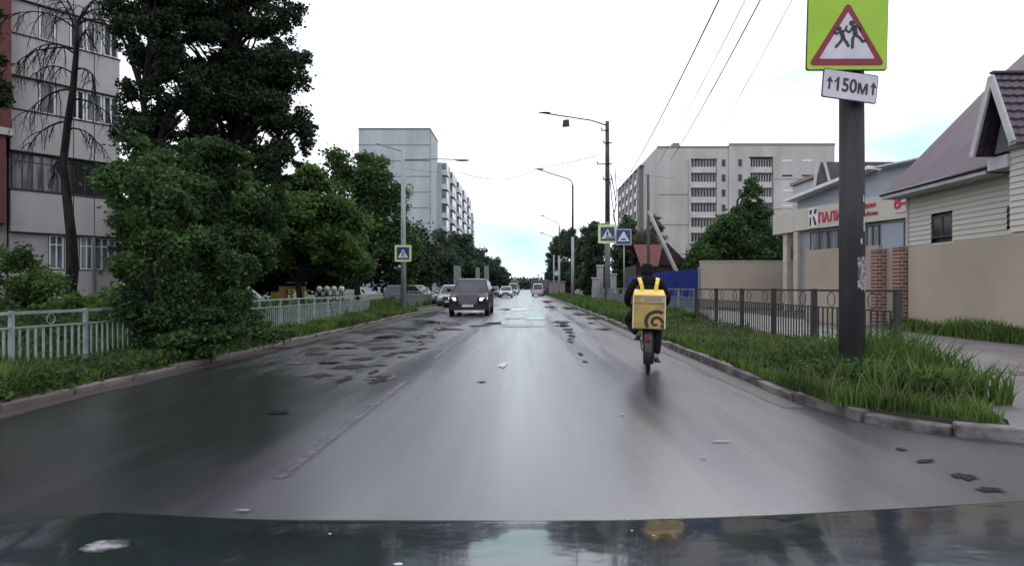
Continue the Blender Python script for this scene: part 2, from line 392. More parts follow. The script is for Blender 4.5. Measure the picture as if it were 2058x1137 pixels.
for (px, py, wp, hp) in [(1448, 888, 56, 2.5), (1413, 921, 22, 2.5), (487, 1028, 38, 4), (1250, 834, 12, 3)]:
    Y = F*CH/(py-VY); b = blob('road_marking', wx(px, Y), Y, wp/2*Y/F, hp/2*Y*Y/F/CH, px*.01, .013, M_spk, 14, .3)

# ------------------------------------------------------------------ foliage
LM_dark = leafmat('leaves_dark', (.013, .021, .013), (.058, .085, .045), .25)
LM_maple = leafmat('leaves_maple', (.014, .034, .014), (.092, .17, .055), .32, 1.1)
LM_mid = leafmat('leaves_mid', (.030, .066, .022), (.17, .28, .08), .38, .7)
LM_far = leafmat('leaves_far', (.024, .044, .030), (.078, .125, .075), .25, .45)  # bluish tone puts slight distance haze into the leaf colour
LM_poplar = leafmat('leaves_poplar', (.024, .050, .020), (.10, .175, .062), .3, .6)
LM_brown = leafmat('leaves_dry', (.06, .06, .045), (.16, .15, .11), .2, 2)
LM_grass = leafmat('grass_blades', (.034, .066, .016), (.145, .235, .06), .3, 1.3)
LM_straw = leafmat('dry_stems', (.09, .09, .05), (.2, .19, .11), .2, 2)
LM_weed = leafmat('weed_leaves', (.018, .038, .013), (.075, .13, .04), .3, 1.5)
def leaves_np(centres, radii, n, size, rs, flat=.0, droop=0):
    centres = np.array(centres); radii = np.array(radii); 
    wts = radii.prod(axis=1)**.8; wts = wts/wts.sum()
    idx = rs.choice(len(centres), n, p=wts)
    d = rs.normal(size=(n, 3)); d /= np.linalg.norm(d, axis=1)[:, None]+1e-9
    rr = rs.uniform(0, 1, n)**.45*np.where(rs.uniform(0, 1, n) < .16, rs.uniform(1, 1.7, n), 1)
    P = centres[idx]+d*rr[:, None]*radii[idx]
    a = rs.normal(size=(n, 3)); a[:, 2] *= (1-flat); a /= np.linalg.norm(a, axis=1)[:, None]
    a[:, 2] -= droop; b = rs.normal(size=(n, 3)); b[:, 2] *= (1-flat)
    b -= a*(a*b).sum(1)[:, None]/((a*a).sum(1)[:, None]); b /= np.linalg.norm(b, axis=1)[:, None]
    s = size*rs.uniform(.5, 1.3, n)[:, None]
    V = np.stack([P-a*s*.5, P+b*s*.28+a*s*.05, P+a*s*.5, P-b*s*.28+a*s*.05], 1).reshape(-1, 3)
    Fq = np.arange(n*4).reshape(-1, 4)
    return V, Fq
def tree(name, label, cat, loc, trunk_h, trunk_r, crown, n, size, lm, seed, group=None, clump=.32, per=14, lean=(0, 0), bark=M_trunk):
    """crown: list of (dx,dy,dz,rx,ry,rz) lobes relative to the base"""
    rs = np.random.RandomState(seed); rn = random.Random(seed); fz = 1.12 if lm in (LM_dark,) and loc[1] < 22 else (1.1 if loc[1] < 15 else 1.2); n = int(n*(2.2 if lm in (LM_dark,) else 1.8)); size *= 1.06; clump *= fz
    t = thing(name, label, cat, loc, 0, group)
    cs = []; rr = []; b = MB()
    top = Vector((lean[0], lean[1], trunk_h))
    pts = []; m = 7
    for i in range(m+1):
        q = i/m; pts.append(Vector((lean[0]*q+rn.uniform(-1, 1)*trunk_r*.8*(q > 0), lean[1]*q+rn.uniform(-1, 1)*trunk_r*.8*(q > 0), trunk_h*q-.1*(i == 0))))
    b.tube(pts, [trunk_r*(1.25 if i == 0 else 1-.65*i/m) for i in range(m+1)], 8)
    for (dx, dy, dz, rx, ry, rz) in crown:
        c0 = Vector((dx, dy, dz))
        for k in range(per):
            d = rs.normal(size=3); d /= np.linalg.norm(d); q = rs.uniform(.25, 1)**.5
            c = (dx+d[0]*rx*q*.85, dy+d[1]*ry*q*.85, dz+d[2]*rz*q*.85)
            f = rs.uniform(.6, 1.25)*clump
            cs.append(c); rr.append((rx*f, ry*f, min(rz, max(rx, ry)*1.1)*f*.75))
            if k % 3 == 0:
                s0 = pts[min(m, max(1, int(m*min(1, max(.3, (c[2]-.9*math.hypot(c[0], c[1]))/trunk_h)))))]
                mid = s0.lerp(Vector(c), .5)+Vector((0, 0, .08*(Vector(c)-s0).length))
                b.tube([s0, mid, c], [trunk_r*.35, trunk_r*.2, trunk_r*.06], 5)
    b.build('trunk', bark, t)
    V, Fq = leaves_np(cs, rr, n, size, rs, .2)
    npmesh('crown', V, Fq, lm, t)
    return t

# ------------------------------------------------------------------ apartment buildings
def window(parent, x0, x1, z0, z1, y, nm=1, fm=M_pvc, fw=.06, trans=None, gm=M_glass, name='window', depth=.07):
    b = MB(); b.m = 0
    b.box(x0, x1, y-depth*.4, y+.0, z0, z0+fw).box(x0, x1, y-depth*.4, y, z1-fw, z1)
    for k in range(nm+2):
        xc = x0+fw/2+(x1-x0-fw)*k/(nm+1); b.box(xc-fw/2, xc+fw/2, y-depth*.4+.003, y, z0+fw, z1-fw)
    if trans: b.box(x0+fw, x1-fw, y-depth*.4+.006, y, z0+(z1-z0)*trans-fw/2, z0+(z1-z0)*trans+fw/2)
    b.m = 1; b.box(x0+.01, x1-.01, y-.008, y+.05, z0+.01, z1-.01)
    return b.build(name, [fm, gm], parent)
M_panel = mat('pale_concrete_panel', (.45, .43, .435), .85, c2=(.31, .295, .30), stretch=(1, 1, .4), detail=7, scale=1.2, bump=.25, bscale=30, lo=.2, hi=.75)
M_panel2 = mat('pale_concrete_wall', (.36, .34, .35), .85, c2=(.28, .26, .27), scale=2, bump=.2)
M_joint = mat('panel_joint', (.035, .03, .032), .9)
M_redbrick = mat('dark_red_brick', (.14, .045, .045), .85, c2=(.09, .03, .032), scale=6, bump=.5)
M_curtain = mat('window_curtained', (.26, .28, .30), .12, c2=(.05, .055, .065), scale=1.6, stretch=(3, 1, .3), spec=.8)
M_brown = mat('brown_window_frame', (.06, .04, .035), .7)
bl = thing('apartment_building', 'grey panel apartment block with glazed balconies behind the leafless tree', 'building', (-16.7, 23.4, 0), math.atan2(.77, .64))
MB().box(-3.35, -.02, .14, 12, 0, 16.5).box(-14, -3.4, .2, 12, 0, 16.5).build('wall', M_panel2, bl)
p_ = MB().box(-14, -3.38, -.55, .15, 7.0, 16.5).box(-14, -3.52, -.5, .15, 3.6, 6.7).build('brick_wall', M_redbrick, bl)
MB().box(-14, -3.33, -.6, .12, 6.72, 6.98).build('ledge', M_panel, bl)
jb = MB()
for i, z0 in enumerate([3.36, 6.33, 9.08, 11.9, 14.7]):
    z1 = z0+(1.47 if i else 1.5)
    for (xa, xb) in [(-3.34, -1.52), (-1.49, -.86), (-.83, 0)]:
        MB().box(xa, xb, -.08, .12, z0, z1).build('balcony_panel', M_panel, bl)
    jb.box(-3.36, .03, -.11, .13, z1+.003, z1+.05); jb.box(-3.36, .01, -.1, .13, z0-.045, z0-.004)
jb.box(-1.515, -1.495, -.02, .1, 0, 15).box(-.857, -.835, -.02, .1, 0, 15)
jb.build('joint_strips', M_joint, bl)
# ground floor
MB().box(-3.34, 0, .0, .12, 0, 1.95).build('plinth_wall', M_panel, bl)
MB().box(-3.34, -2.25, .05, .13, 1.97, 3.3).box(-1.75, -1.3, .05, .13, 1.97, 3.3).build('pier', M_panel2, bl)
for (xa, xb, nm) in [(-2.22, -1.78, 1), (-1.27, -.86, 1), (-.82, -.1, 2)]:
    window(bl, xa, xb, 2.02, 3.3, .09, nm, M_pvc, .045, .72, M_curtain)
MB().box(-.9, -.84, -.12, -.05, 0, 3.3).build('drain_pipe', M_metal, bl)
# loggia with dark frames
window(bl, -3.3, -1.55, 4.92, 6.25, .05, 5, M_brown, .035, .78, M_curtain, 'balcony_glazing')
window(bl, -1.5, -.03, 4.92, 6.25, .05, 3, M_brown, .035, None, M_glass, 'balcony_glazing')
for z0, z1 in [(7.86, 9.02), (10.62, 11.84), (13.45, 14.6)]:
    MB().box(-3.33, -2.55, .02, .13, z0-.05, z1+.04).box(-2.0, -1.62, .02, .13, z0-.05, z1+.04).build('pier', M_panel, bl)
    window(bl, -2.52, -2.03, z0, z1, .06, 0, M_pvc, .05, None, M_curtain)
    window(bl, -1.6, -1.14, z0, z1, .04, 1, M_pvc, .06, None, M_glass)
    window(bl, -1.1, -.56, z0, z1, .04, 1, M_pvc, .06, None, M_curtain)
    window(bl, -.53, -.02, z0, z1, .04, 1, M_pvc, .06, None, M_glass)
    MB().box(-1.64, .05, -.06, .1, z0-.09, z0-.035).build('sill', M_pvc, bl)

# far left high rise
M_blue = mat('weathered_bluish_panel', (.43, .48, .50), .85, c2=(.33, .37, .385), scale=.35, bump=.1, stretch=(1, 1, .25), detail=7)
M_bluej = mat('dark_panel_seam', (.16, .19, .20), .85)
hl = thing('high_rise', 'tall bluish panel block with blank end wall on the left', 'building', (-17.7, 104, 0))
MB().box(-13, 0, 0, 9, 0, 30).build('end_block', M_blue, hl)
MB().box(-12.2, .7, 9.02, 70, 0, 26).build('wall', M_blue, hl)
b = MB()
for k in range(10): b.box(-13.03, .03, -.04, .0, 1.5+2.85*k, 1.62+2.85*k)
b.box(-13.05, .06, -.06, 9.06, 30.003, 30.3).box(.03, .06, 0, .2, 0, 30)
b.build('seam', M_bluej, hl)
bay = MB().box(.7, 1.3, 13, 17.5, 0, 26.6).build('bay', M_blue, hl)
for k in (1, 2, 3, 4): dup(bay, (0, 11.5*k, 0), parent=hl)
M_glz = mat('far_glazing', (.35, .38, .40), .1, c2=(.06, .07, .08), scale=.5, spec=.8)
wr = None
for k in range(5):
    for f in range(9):
        for j, yy in enumerate((9.6, 18.5)):
            b = MB(); b.m = 0; b.box(.66, 1.75, yy+11.5*k, yy+3.1+11.5*k, .9+2.85*f, 1.9+2.85*f)
            b.m = 1; b.box(.66, 1.65, yy+11.5*k+.1, yy+3.0+11.5*k, 1.903+2.85*f, 3.3+2.85*f)
            if len(kids(hl)) < 96: b.build('balcony', [M_pvc, M_glz], hl)
hb = thing('brick_tower_block', 'distant brownish red tower block beyond the bluish high rise', 'building', (-19.5, 190, 0))
MB().box(-8, 0, 0, 20, 0, 27.5).build('wall', mat('far_brick', (.30, .19, .18), .9), hb)
MB().box(-7, -1, 2, 8, 27.503, 29).build('roof', M_bluej, hb)
for f in range(8):
    MB().box(-3.2, -1.4, -.05, 0.05, 2+3*f, 3.6+3*f).build('window', M_glz, hb)

# far right ten-storey block
M_beige = mat('beige_grey_panel', (.48, .45, .44), .85, c2=(.37, .345, .335), scale=.35, bump=.1, stretch=(1, 1, .25), detail=7)
M_beigej = mat('beige_panel_seam', (.24, .21, .21), .85)
M_parapet = mat('pale_parapet', (.52, .50, .49), .8, c2=(.42, .40, .4), scale=.6)
hr = thing('high_rise', 'wide beige ten storey block with stacked loggias behind the right hand trees', 'building', (24.3, 107, 0))
rec = [(5.9, 11.1), (17.0, 21.6)]
# front wall as piers around the recessed loggia stacks
b = MB()
xs = [0, 5.9, 11.1, 17.0, 21.6, 33.0]
b.box(0, 5.9, 0, 12, 0, 27.6).box(11.1, 13.3, 0, 12, 0, 27.6).box(13.32, 17.0, -.25, 12, 0, 28).box(21.6, 33.0, -.25, 12, 0, 28)
b.box(5.9, 11.1, 0, 1.5, 25.4, 27.6).box(17.0, 21.6, -.25, 1.5, 25.7, 28)
b.box(5.9, 11.1, 1.5, 12, 0, 27.55).box(17.0, 21.6, 1.5, 12, 0, 27.95)
b.build('wall', M_beige, hr)
MB().box(0, 12, 12.02, 44, 0, 27).build('rear_wing', M_beige, hr)
b = MB()
for z in (7.5, 13, 18.6): MB().box(-.03, 5.9, -.05, 0, z, z+.16).build('joint_strip', M_beigej, hr)
MB().box(-.1, 13.3, -.08, 0, 27.4, 27.75).build('cornice', M_beigej, hr); MB().box(13.3, 33.1, -.33, -.25, 27.8, 28.2).build('cornice', M_beigej, hr); MB().box(3.2, 4.4, 1, 3, 27.6, 28.6).build('roof_hatch', M_beigej, hr)
for z in (4.7, 10.3, 15.9, 21.5): MB().box(21.62, 33.02, -.3, -.25, z, z+.1).build('joint_strip', M_beigej, hr)
if b.v: b.build('joint_strips', M_beigej, hr)
for (xa, xb) in rec:
    for f in range(9):
        z = .6+2.8*f; b = MB(); b.m = 0; b.box(xa+.35, xb-.2, -.12, .2, z-.25, z+.85)
        b.m = 1; b.box(xa+.35, xb-.2, .5, .6, z+.9, z+2.4)
        b.m = 0
        for k in range(9):
            xx = xa+.45+(xb-xa-.7)*k/8; b.box(xx, xx+.12, .36, .48, z+.86, z+2.4)
        b.build('balcony', [M_parapet, M_glass], hr)
    MB().box(xa, xa+.25, -.3, 1.4, 0, 25.38).build('pier', M_parapet, hr)
for f in range(9):
    z = 1.5+2.8*f
    for xa in (12.0, 15.0): window(hr, xa, xa+.75, z, z+1.35, -.03 if xa < 13 else -.28, 0, M_beigej, .08)
for f in range(9):
    z = 1.5+2.8*f
    for xa in (23.2, 26.9): MB().box(xa, xa+1.9, -.30, -.2, z+.9, z+1.25).build('window', M_pvc if (f+int(xa)) % 3 else M_glass, hr)
for k in range(6):
    b = MB(); b.box(-.9, 0, 13+5.2*k, 15.6+5.2*k, 0, 26.8); b.build('bay', M_beigej, hr)
nb = 0
for k in range(6):
    for f in range(9):
        if nb > 50: break
        nb += 1
        b = MB(); b.m = 0; b.box(-.95, -.02, 15.65+5.2*k, 18.15+5.2*k, .9+2.8*f, 2.1+2.8*f); b.m = 1; b.box(-.7, -.02, 15.65+5.2*k, 18.15+5.2*k, 2.1+2.8*f, 3.65+2.8*f)
        b.build('balcony', [M_pvc, M_glz], hr)
b = MB(); b.prism([(-.9, 26.8), (12, 26.8), (12, 27.6), (0, 27.6)], 12.1, 44, 'y'); b.build('roof', M_pvc, hr)

# low long building and brown roofed house behind the shop
ob = thing('low_building', 'long pale flat roofed building behind the shop', 'building', (wx(1700, 60), 60, 0))
MB().box(0, 26, 0, 12, 0, 14.0).build('wall', mat('pale_grey_render', (.42, .43, .46), .8, c2=(.36, .37, .40)), ob)
MB().box(-.3, 26.2, -.3, 12.2, 14.03, 14.4).build('roof', M_beigej, ob)

# ------------------------------------------------------------------ shop
M_tan = mat('tan_render', (.46, .40, .335), .85, c2=(.40, .345, .29), scale=.7, bump=.15, lo=.3, hi=.7)
M_fascia = mat('cream_fascia', (.52, .49, .42), .55, c2=(.47, .44, .38), scale=.8)
M_greyc = mat('grey_cladding', (.33, .36, .42), .6, c2=(.29, .315, .37), scale=.6)
M_red = mat('red_sign_letters', (.5, .02, .05), .5)
sp = thing('shop', 'low grey clad shop with cream fascia, red lettering and columned canopy', 'shop building', (13.9, 29.9, 0), math.atan2(-5.9, 2.1))
SL = 14
MB().box(.15, SL, .25, 14, 0, 4.2).build('wall', mat('shop_wall_grey', (.33, .32, .35), .7, c2=(.26, .25, .28), scale=1.5), sp)
MB().box(-.02, SL, 0, .6, 4.25, 5.35).build('fascia', M_fascia, sp)
b = MB(); b.prism([(-.02, .62), (-2.3, 1.5), (-2.3, 3.6), (-.02, 5)], 4.253, 5.3); b.m = 0
# canopy end as an angled fascia
b2 = MB(); b2.bar((-.0, .04, 4.76), (-1.5, .1, 4.72), .1, 1.08); b2.bar((-1.5, .1, 4.72), (-1.9, 2.0, 4.7), .1, 1.08)
b2.prism([(-.1, .05), (-1.5, .15), (-1.85, 2.0), (-.1, 3)], 4.2, 4.3); b2.build('canopy', M_fascia, sp)
M_post = mat('cream_post', (.50, .45, .38), .7)
for (x, y) in [(.1, .18), (-.75, .3)]:
    MB().box(x-.14, x+.14, y-.14, y+.14, 0, 4.2).build('column', M_post, sp)
b = MB(); b.prism([(-.2, 5.35), (SL, 5.35), (SL, 6.55), (4.6, 6.6), (-.2, 5.85)], .45, 12, 'y'); b.build('upper_wall', M_greyc, sp)
b = MB(); b.bar((-.4, .3, 5.9), (4.5, .3, 6.68), 1.0, .16); b.bar((4.6, .3, 6.66), (SL, .3, 6.6), .6, .06); b.build('roof_edge', M_pvc, sp)
for i, (xa, xb, nm) in enumerate([(.9, 2.6, 2), (4.1, 4.75, 1)]):
    window(sp, xa, xb, 2.6, 4.1, .22, nm, M_black, .05, None, M_curtain)
window(sp, 2.7, 4.0, 2.6, 4.1, .22, 2, M_black, .05, None, M_curtain)
MB().box(4.9, 5.9, .16, .24, 0, 4.1).build('door_panel', M_greyc, sp)
MB().box(6.0, 7.2, .14, .24, 0, 4.2).build('door_panel', mat('brown_grey_panel', (.17, .14, .17), .6, c2=(.1, .08, .1), stretch=(6, 1, .3)), sp)
def text(name, body, size, m, parent, loc, rot, depth=.015, align='CENTER', sx=1):
    cu = bpy.data.curves.new(name, 'FONT'); cu.body = body; cu.size = size; cu.extrude = depth; cu.align_x = align; cu.align_y = 'CENTER'; cu.offset = size*.018
    tmp = bpy.data.objects.new(name+'_tmp', cu); COL.objects.link(tmp)
    bpy.context.view_layer.update()
    me = bpy.data.meshes.new_from_object(tmp.evaluated_get(bpy.context.evaluated_depsgraph_get()))
    bpy.data.objects.remove(tmp)
    me.materials.clear(); me.materials.append(m)
    o = bpy.data.objects.new(name, me); COL.objects.link(o); o.parent = parent; o.location = loc; o.rotation_euler = rot; o.scale = (sx, 1, 1)
    return o
rf = (R(90), 0, 0)
b = MB(); b.box(1.05, 1.62, -.05, -.003, 4.3, 5.28); b.build('logo_panel', M_white, sp)
b = MB(); b.prism([(1.12, 4.4), (1.2, 4.4), (1.2, 4.82), (1.12, 4.8)], -.07, -.053, 'y'); b.prism([(1.12, 5.0), (1.2, 4.95), (1.26, 5.2), (1.12, 5.2)], -.07, -.053, 'y')
b.prism([(1.3, 4.9), (1.42, 4.8), (1.55, 4.42), (1.42, 4.4)], -.07, -.053, 'y'); b.prism([(1.38, 4.98), (1.52, 5.0), (1.55, 5.22), (1.42, 5.2)], -.07, -.053, 'y'); b.build('logo', M_black, sp)
text('lettering', 'ПАЛИТРА', .66, M_red, sp, (2.75, -.02, 4.72), rf, sx=.72)
text('lettering', 'дом', .3, M_red, sp, (4.45, -.02, 5.0), rf)
text('lettering', 'обоев', .24, M_red, sp, (4.5, -.02, 4.62), rf)
MB().box(5.68, 6.42, -.04, -.003, 4.5, 5.33).build('sign_panel', mat('pinkish_sign_panel', (.62, .52, .54), .6), sp)
text('lettering', '8-', .82, M_red, sp, (5.9, -.06, 4.93), rf, sx=.8)

# old brown-roofed house behind the shop
oh = thing('old_house', 'old house with brown slate roof and pale gable boards behind the shop', 'house', (wx(1625, 44), 44, 0))
MB().box(.2, 6, 0, 8, 0, 7.2).build('wall', mat('old_board_wall', (.12, .10, .10), .9), oh)
b = MB(); b.prism([(0, 7.2), (6.5, 7.2), (6.3, 10.9), (.9, 10.9)], -.3, .0, 'y'); b.build('roof', mat('old_slate', (.13, .10, .115), .85, c2=(.07, .055, .06), scale=4, stretch=(3, 1, .4)), oh)
b = MB(); b.bar((0, -.4, 7.2), (.5, -.4, 11), .12, .2).bar((1.8, -.4, 7.7), (1.0, -.4, 10.9), .12, .2); b.build('gable_board', M_parapet, oh)

# ------------------------------------------------------------------ siding house (right)
M_sid = bpy.data.materials.new('cream_siding'); M_sid.use_nodes = True; t = M_sid.node_tree; p = t.nodes['Principled BSDF']
p.inputs['Roughness'].default_value = .6
co = t.nodes.new('ShaderNodeTexCoord'); nn = t.nodes.new('ShaderNodeTexNoise'); nn.inputs['Scale'].default_value = 1.2; t.links.new(co.outputs['Object'], nn.inputs['Vector'])
rr_ = t.nodes.new('ShaderNodeValToRGB'); rr_.color_ramp.elements[0].color = (.42, .405, .36, 1); rr_.color_ramp.elements[1].color = (.52, .50, .44, 1)
t.links.new(nn.outputs[0], rr_.inputs[0]); t.links.new(rr_.outputs[0], p.inputs['Base Color'])
M_plum = mat('plum_metal_roof', (.105, .078, .10), .7, c2=(.075, .055, .072), scale=1.4, detail=7, stretch=(1, .3, .3), spec=.25)
M_soffit = mat('soffit_white', (.5, .49, .5), .6)
sh = thing('house', 'cream siding house with steep plum metal roof on the right', 'house', (12, 18, 0), -PI/2)
# local x runs toward the camera along the street front, local y = away from the street
HL = 12
def siding(x0, x1, z0, z1, y, holes=()):
    b = MB(); z = z0; hh = .145
    while z < z1-.01:
        zt = min(z+hh, z1); segs = [(x0, x1)]
        for (ha, hb_, hz0, hz1) in holes:
            if zt > hz0+.001 and z < hz1-.001:
                ns_ = []
                for a_, c_ in segs:
                    if hb_ <= a_ or ha >= c_: ns_.append((a_, c_))
                    else:
                        if ha > a_: ns_.append((a_, ha))
                        if hb_ < c_: ns_.append((hb_, c_))
                segs = ns_
        for a_, c_ in segs:
            b.add([(a_, y-.03, z), (c_, y-.03, z), (c_, y-.004, zt), (a_, y-.004, zt), (a_, y, z), (c_, y, z)], [(0, 1, 2, 3), (0, 4, 5, 1)])
        z += hh
    return b
wins = [(1.02, 1.86, 2.75, 3.4), (3.7, 4.3, 2.85, 3.3)]
b = siding(0, HL, 0, 4.35, 0, wins); b.build('siding_wall', M_sid, sh)
MB().box(.02, HL, .08, 8, 0, 4.35).build('core_wall', M_black, sh)
MB().box(-.06, .02, -.06, .1, 0, 4.4).build('corner_trim', M_soffit, sh)
for wv in wins: 
    window(sh, wv[0], wv[1], wv[2], wv[3], .02, 1 if wv[0] < 2 else 0, M_brown, .06, None, M_glass)
# roof (45-50 deg) with eave overhang and fascia
def zr(y): return 4.3+(y+.55)*1.02 if y < 3 else 4.3+3.55*1.02+(y-3)*.9
b = MB()
b.add([(-.45, -.55, 4.30), (HL, -.55, 4.30), (HL, 3, zr(3)), (-.45, 3, zr(3)), (HL, 6.4, zr(6.4)), (-.45, 6.4, zr(6.4)), (HL, 12, 4.3), (-.45, 12, 4.3),
       (-.45, -.55, 4.22), (HL, -.55, 4.22), (HL, 3, zr(3)-.1), (-.45, 3, zr(3)-.1), (-.45, 6.4, zr(6.4)-.1), (-.45, 12, 4.2)],
      [(0, 1, 2, 3), (3, 2, 4, 5), (5, 4, 6, 7), (0, 8, 9, 1), (0, 3, 11, 8), (3, 5, 12, 11), (5, 7, 13, 12)])
b.build('roof', M_plum, sh)
b = MB(); b.add([(.0, 0, 4.3), (.0, 12, 4.3), (0, 6.4, zr(6.4)-.12), (0, 3, zr(3)-.12)], [(0, 1, 2, 3)]); b.build('gable_wall', M_sid, sh)
b = MB(); b.box(-.45, 3.75, -.60, -.56, 4.13, 4.25); b.build('eave_board', M_soffit, sh)
b = MB(); b.box(-.4, 3.75, -.55, .0, 4.12, 4.16); b.build('soffit', M_soffit, sh)
b = MB(); b.tube([(-.45, -.62, 4.27), (3.8, -.62, 4.27)], .045, 6); b.build('gutter', M_black, sh)
# projecting gable porch
gx, gw, gz0, gz1, gy = 4.58, .54, 4.62, 6.25, -1.0
b = MB(); b.add([(gx-.35, gy+.12, gz0), (gx+.35, gy+.12, gz0), (gx, gy+.12, gz1-.2)], [(0, 1, 2)]); 
b = MB(); b.prism([(gx-gw+.12, gz0-.1), (gx+gw-.12, gz0-.1), (gx, gz1-.1)], gy+.3, gy+.42, 'y'); b.build('gable_wall', mat('grey_green_gable', (.17, .18, .18), .8), sh)
M_tile = mat('plum_metal_tile', (.075, .05, .066), .35, c2=(.05, .035, .045), scale=3)
b = MB(); n = 9
for k in range(n):
    for side in (-1, 1):
        q0, q1 = k/n, (k+1)/n
        xa, za = gx+side*gw*1.12*q0, gz1+.05-(gz1-gz0)*1.1*q0; xb, zb = gx+side*gw*1.12*q1, gz1+.05-(gz1-gz0)*1.1*q1
        m_ = 20
        for j in range(m_):
            ya, yb = gy-.08+4*j/m_, gy-.08+4*(j+1)/m_; ym = (ya+yb)/2; o_ = .035
            b.add([(xa, ya, za+.0), (xa, ym, za+.02), (xa, yb, za), (xb+side*.03, ya, zb+o_), (xb+side*.03, ym, zb+o_+.03), (xb+side*.03, yb, zb+o_), (xb, ya, zb-.01), (xb, yb, zb-.01)],
                  [(0, 1, 4, 3), (1, 2, 5, 4), (3, 4, 5, 7, 6)])
b.build('porch_roof', M_tile, sh)
b = MB(); b.bar((gx, gy-.12, gz1+.0), (gx-gw*1.08, gy-.12, gz0-.12), .06, .14).bar((gx, gy-.13, gz1+.0), (gx+gw*1.1, gy-.13, gz0-.05), .06, .14)
b.build('barge_board', M_soffit, sh)
b = MB(); b.bar((gx, gy-.12, gz1+.09), (gx, 3, gz1+.09), .12, .05); b.build('ridge_cap', M_plum, sh)
b = MB(); b.box(gx-gw-.1, gx-.05, gy+.3, .0, 4.15, 4.45); b.build('porch_eave', M_soffit, sh)
b = MB(); b.box(gx-.05, gx+2.5, gy+.35, -.02, 4.7, 4.78).bar((gx, gy+.3, 4.66), (gx+2.6, gy+.3, 4.85), .05, .1); b.build('porch_soffit', M_soffit, sh)
siding(gx-.06, gx+2.5, 2.6, 4.66, -.62).build('porch_siding', M_sid, sh)
MB().box(gx-.04, gx+2.5, -.6, -.02, 0, 4.66).build('porch_core', M_sid, sh)

# ------------------------------------------------------------------ walls and fences on the right
def wall_thing(name, label, cat, a, c, z1, m, cap=None, th=.2, group=None):
    t = thing(name, label, cat, (a[0], a[1], 0), 0, group)
    b = MB(); b.bar((0, 0, z1/2), (c[0]-a[0], c[1]-a[1], z1/2), th, z1); b.build('wall_panel', m, t)
    if cap: b = MB(); b.bar((0, 0, z1+.03), (c[0]-a[0], c[1]-a[1], z1+.03), th+.06, .05); b.build('coping', cap, t)
    return t
M_tanwall = mat('tan_wall', (.41, .345, .27), .85, c2=(.31, .26, .205), detail=7, scale=.5, bump=.15, lo=.3, hi=.7)
wall_thing('boundary_wall', 'long plain tan wall in front of the cream siding house', 'wall', (11.0, 3), (10.95, 16.3), 2.45, M_tanwall, None)
wall_thing('boundary_wall', 'tan wall section behind the thick pole', 'wall', (10.95, 17.75), (9.95, 20.3), 2.62, M_tanwall)
wall_thing('boundary_wall', 'low tan wall under the shop canopy beside the blue fence', 'wall', (16.6, 34), (10.25, 34), 2.85, mat('tan_wall_pale', (.43, .37, .31), .85, c2=(.37, .315, .26), scale=.5), M_parapet)
wall_thing('gate', 'narrow tan gate leaf between two brick gateposts', 'gate', (10.97, 16.95), (10.95, 17.4), 2.4, M_tanwall, None, .06)
M_brickp = bpy.data.materials.new('brick_pier'); M_brickp.use_nodes = True; t = M_brickp.node_tree; p = t.nodes['Principled BSDF']; p.inputs['Roughness'].default_value = .85
co = t.nodes.new('ShaderNodeTexCoord'); br = t.nodes.new('ShaderNodeTexBrick'); br.inputs['Color1'].default_value = (.22, .075, .05, 1); br.inputs['Color2'].default_value = (.14, .05, .04, 1)
br.inputs['Mortar'].default_value = (.33, .29, .26, 1); br.inputs['Scale'].default_value = 1; br.inputs['Brick Width'].default_value = .25; br.inputs['Row Height'].default_value = .105; br.inputs['Mortar Size'].default_value = .018
mpn = t.nodes.new('ShaderNodeMapping'); mpn.inputs['Rotation'].default_value = (R(90), 0, 0); t.links.new(co.outputs['Object'], mpn.inputs[0]); t.links.new(mpn.outputs[0], br.inputs[0]); t.links.new(br.outputs[0], p.inputs[0])
for i, (x, y, lb) in enumerate([(10.9, 16.62, 'red brick gatepost against the long tan wall'), (10.85, 17.58, 'red brick gatepost nearer the thick pole')]):
    tt = thing('gatepost', lb, 'gatepost', (x, y, 0), 0, 'brick gateposts')
    MB().box(-.2, .14, -.16, .16, 0, 2.45).build('pier', M_brickp, tt)
    MB().box(-.23, .17, -.19, .19, 2.453, 2.5).build('cap', M_conc, tt)
M_bluef = mat('blue_profiled_sheet', (.012, .03, .22), .45, c2=(.01, .022, .16), stretch=(1, 1, .2), scale=3)
bf = thing('sheet_fence', 'deep blue corrugated metal fence beside the low tan wall', 'fence', (10.15, 34, 0))
b = MB(); a0 = Vector((0, 0, 0)); c0 = Vector((-2.6, 9, 0)); n = 60
vs = []
for k in range(n+1):
    q = a0.lerp(c0, k/n); o_ = .03*(1 if (k//2) % 2 else -1); zt = 2.42-.3*k/n
    vs += [(q.x+o_, q.y, 0), (q.x+o_, q.y, zt)]
b.add(vs, [(2*i, 2*i+1, 2*i+3, 2*i+2) for i in range(n)]); b.build('sheet', M_bluef, bf)
# return of the blue fence facing the road
b = MB(); vs = []
for k in range(n+1):
    vs += [(-3.2*k/n-.06, -.1+.03*(1 if (k//2) % 2 else -1), 0), (-3.2*k/n-.06, -.1+.03*(1 if (k//2) % 2 else -1), 2.42-.32*k/n)]
b.add(vs, [(2*i, 2*i+1, 2*i+3, 2*i+2) for i in range(n)]); b.build('sheet', M_bluef, bf)
MB().box(-.06, .04, -.16, -.02, 0, 2.5).build('post', M_metal, bf)

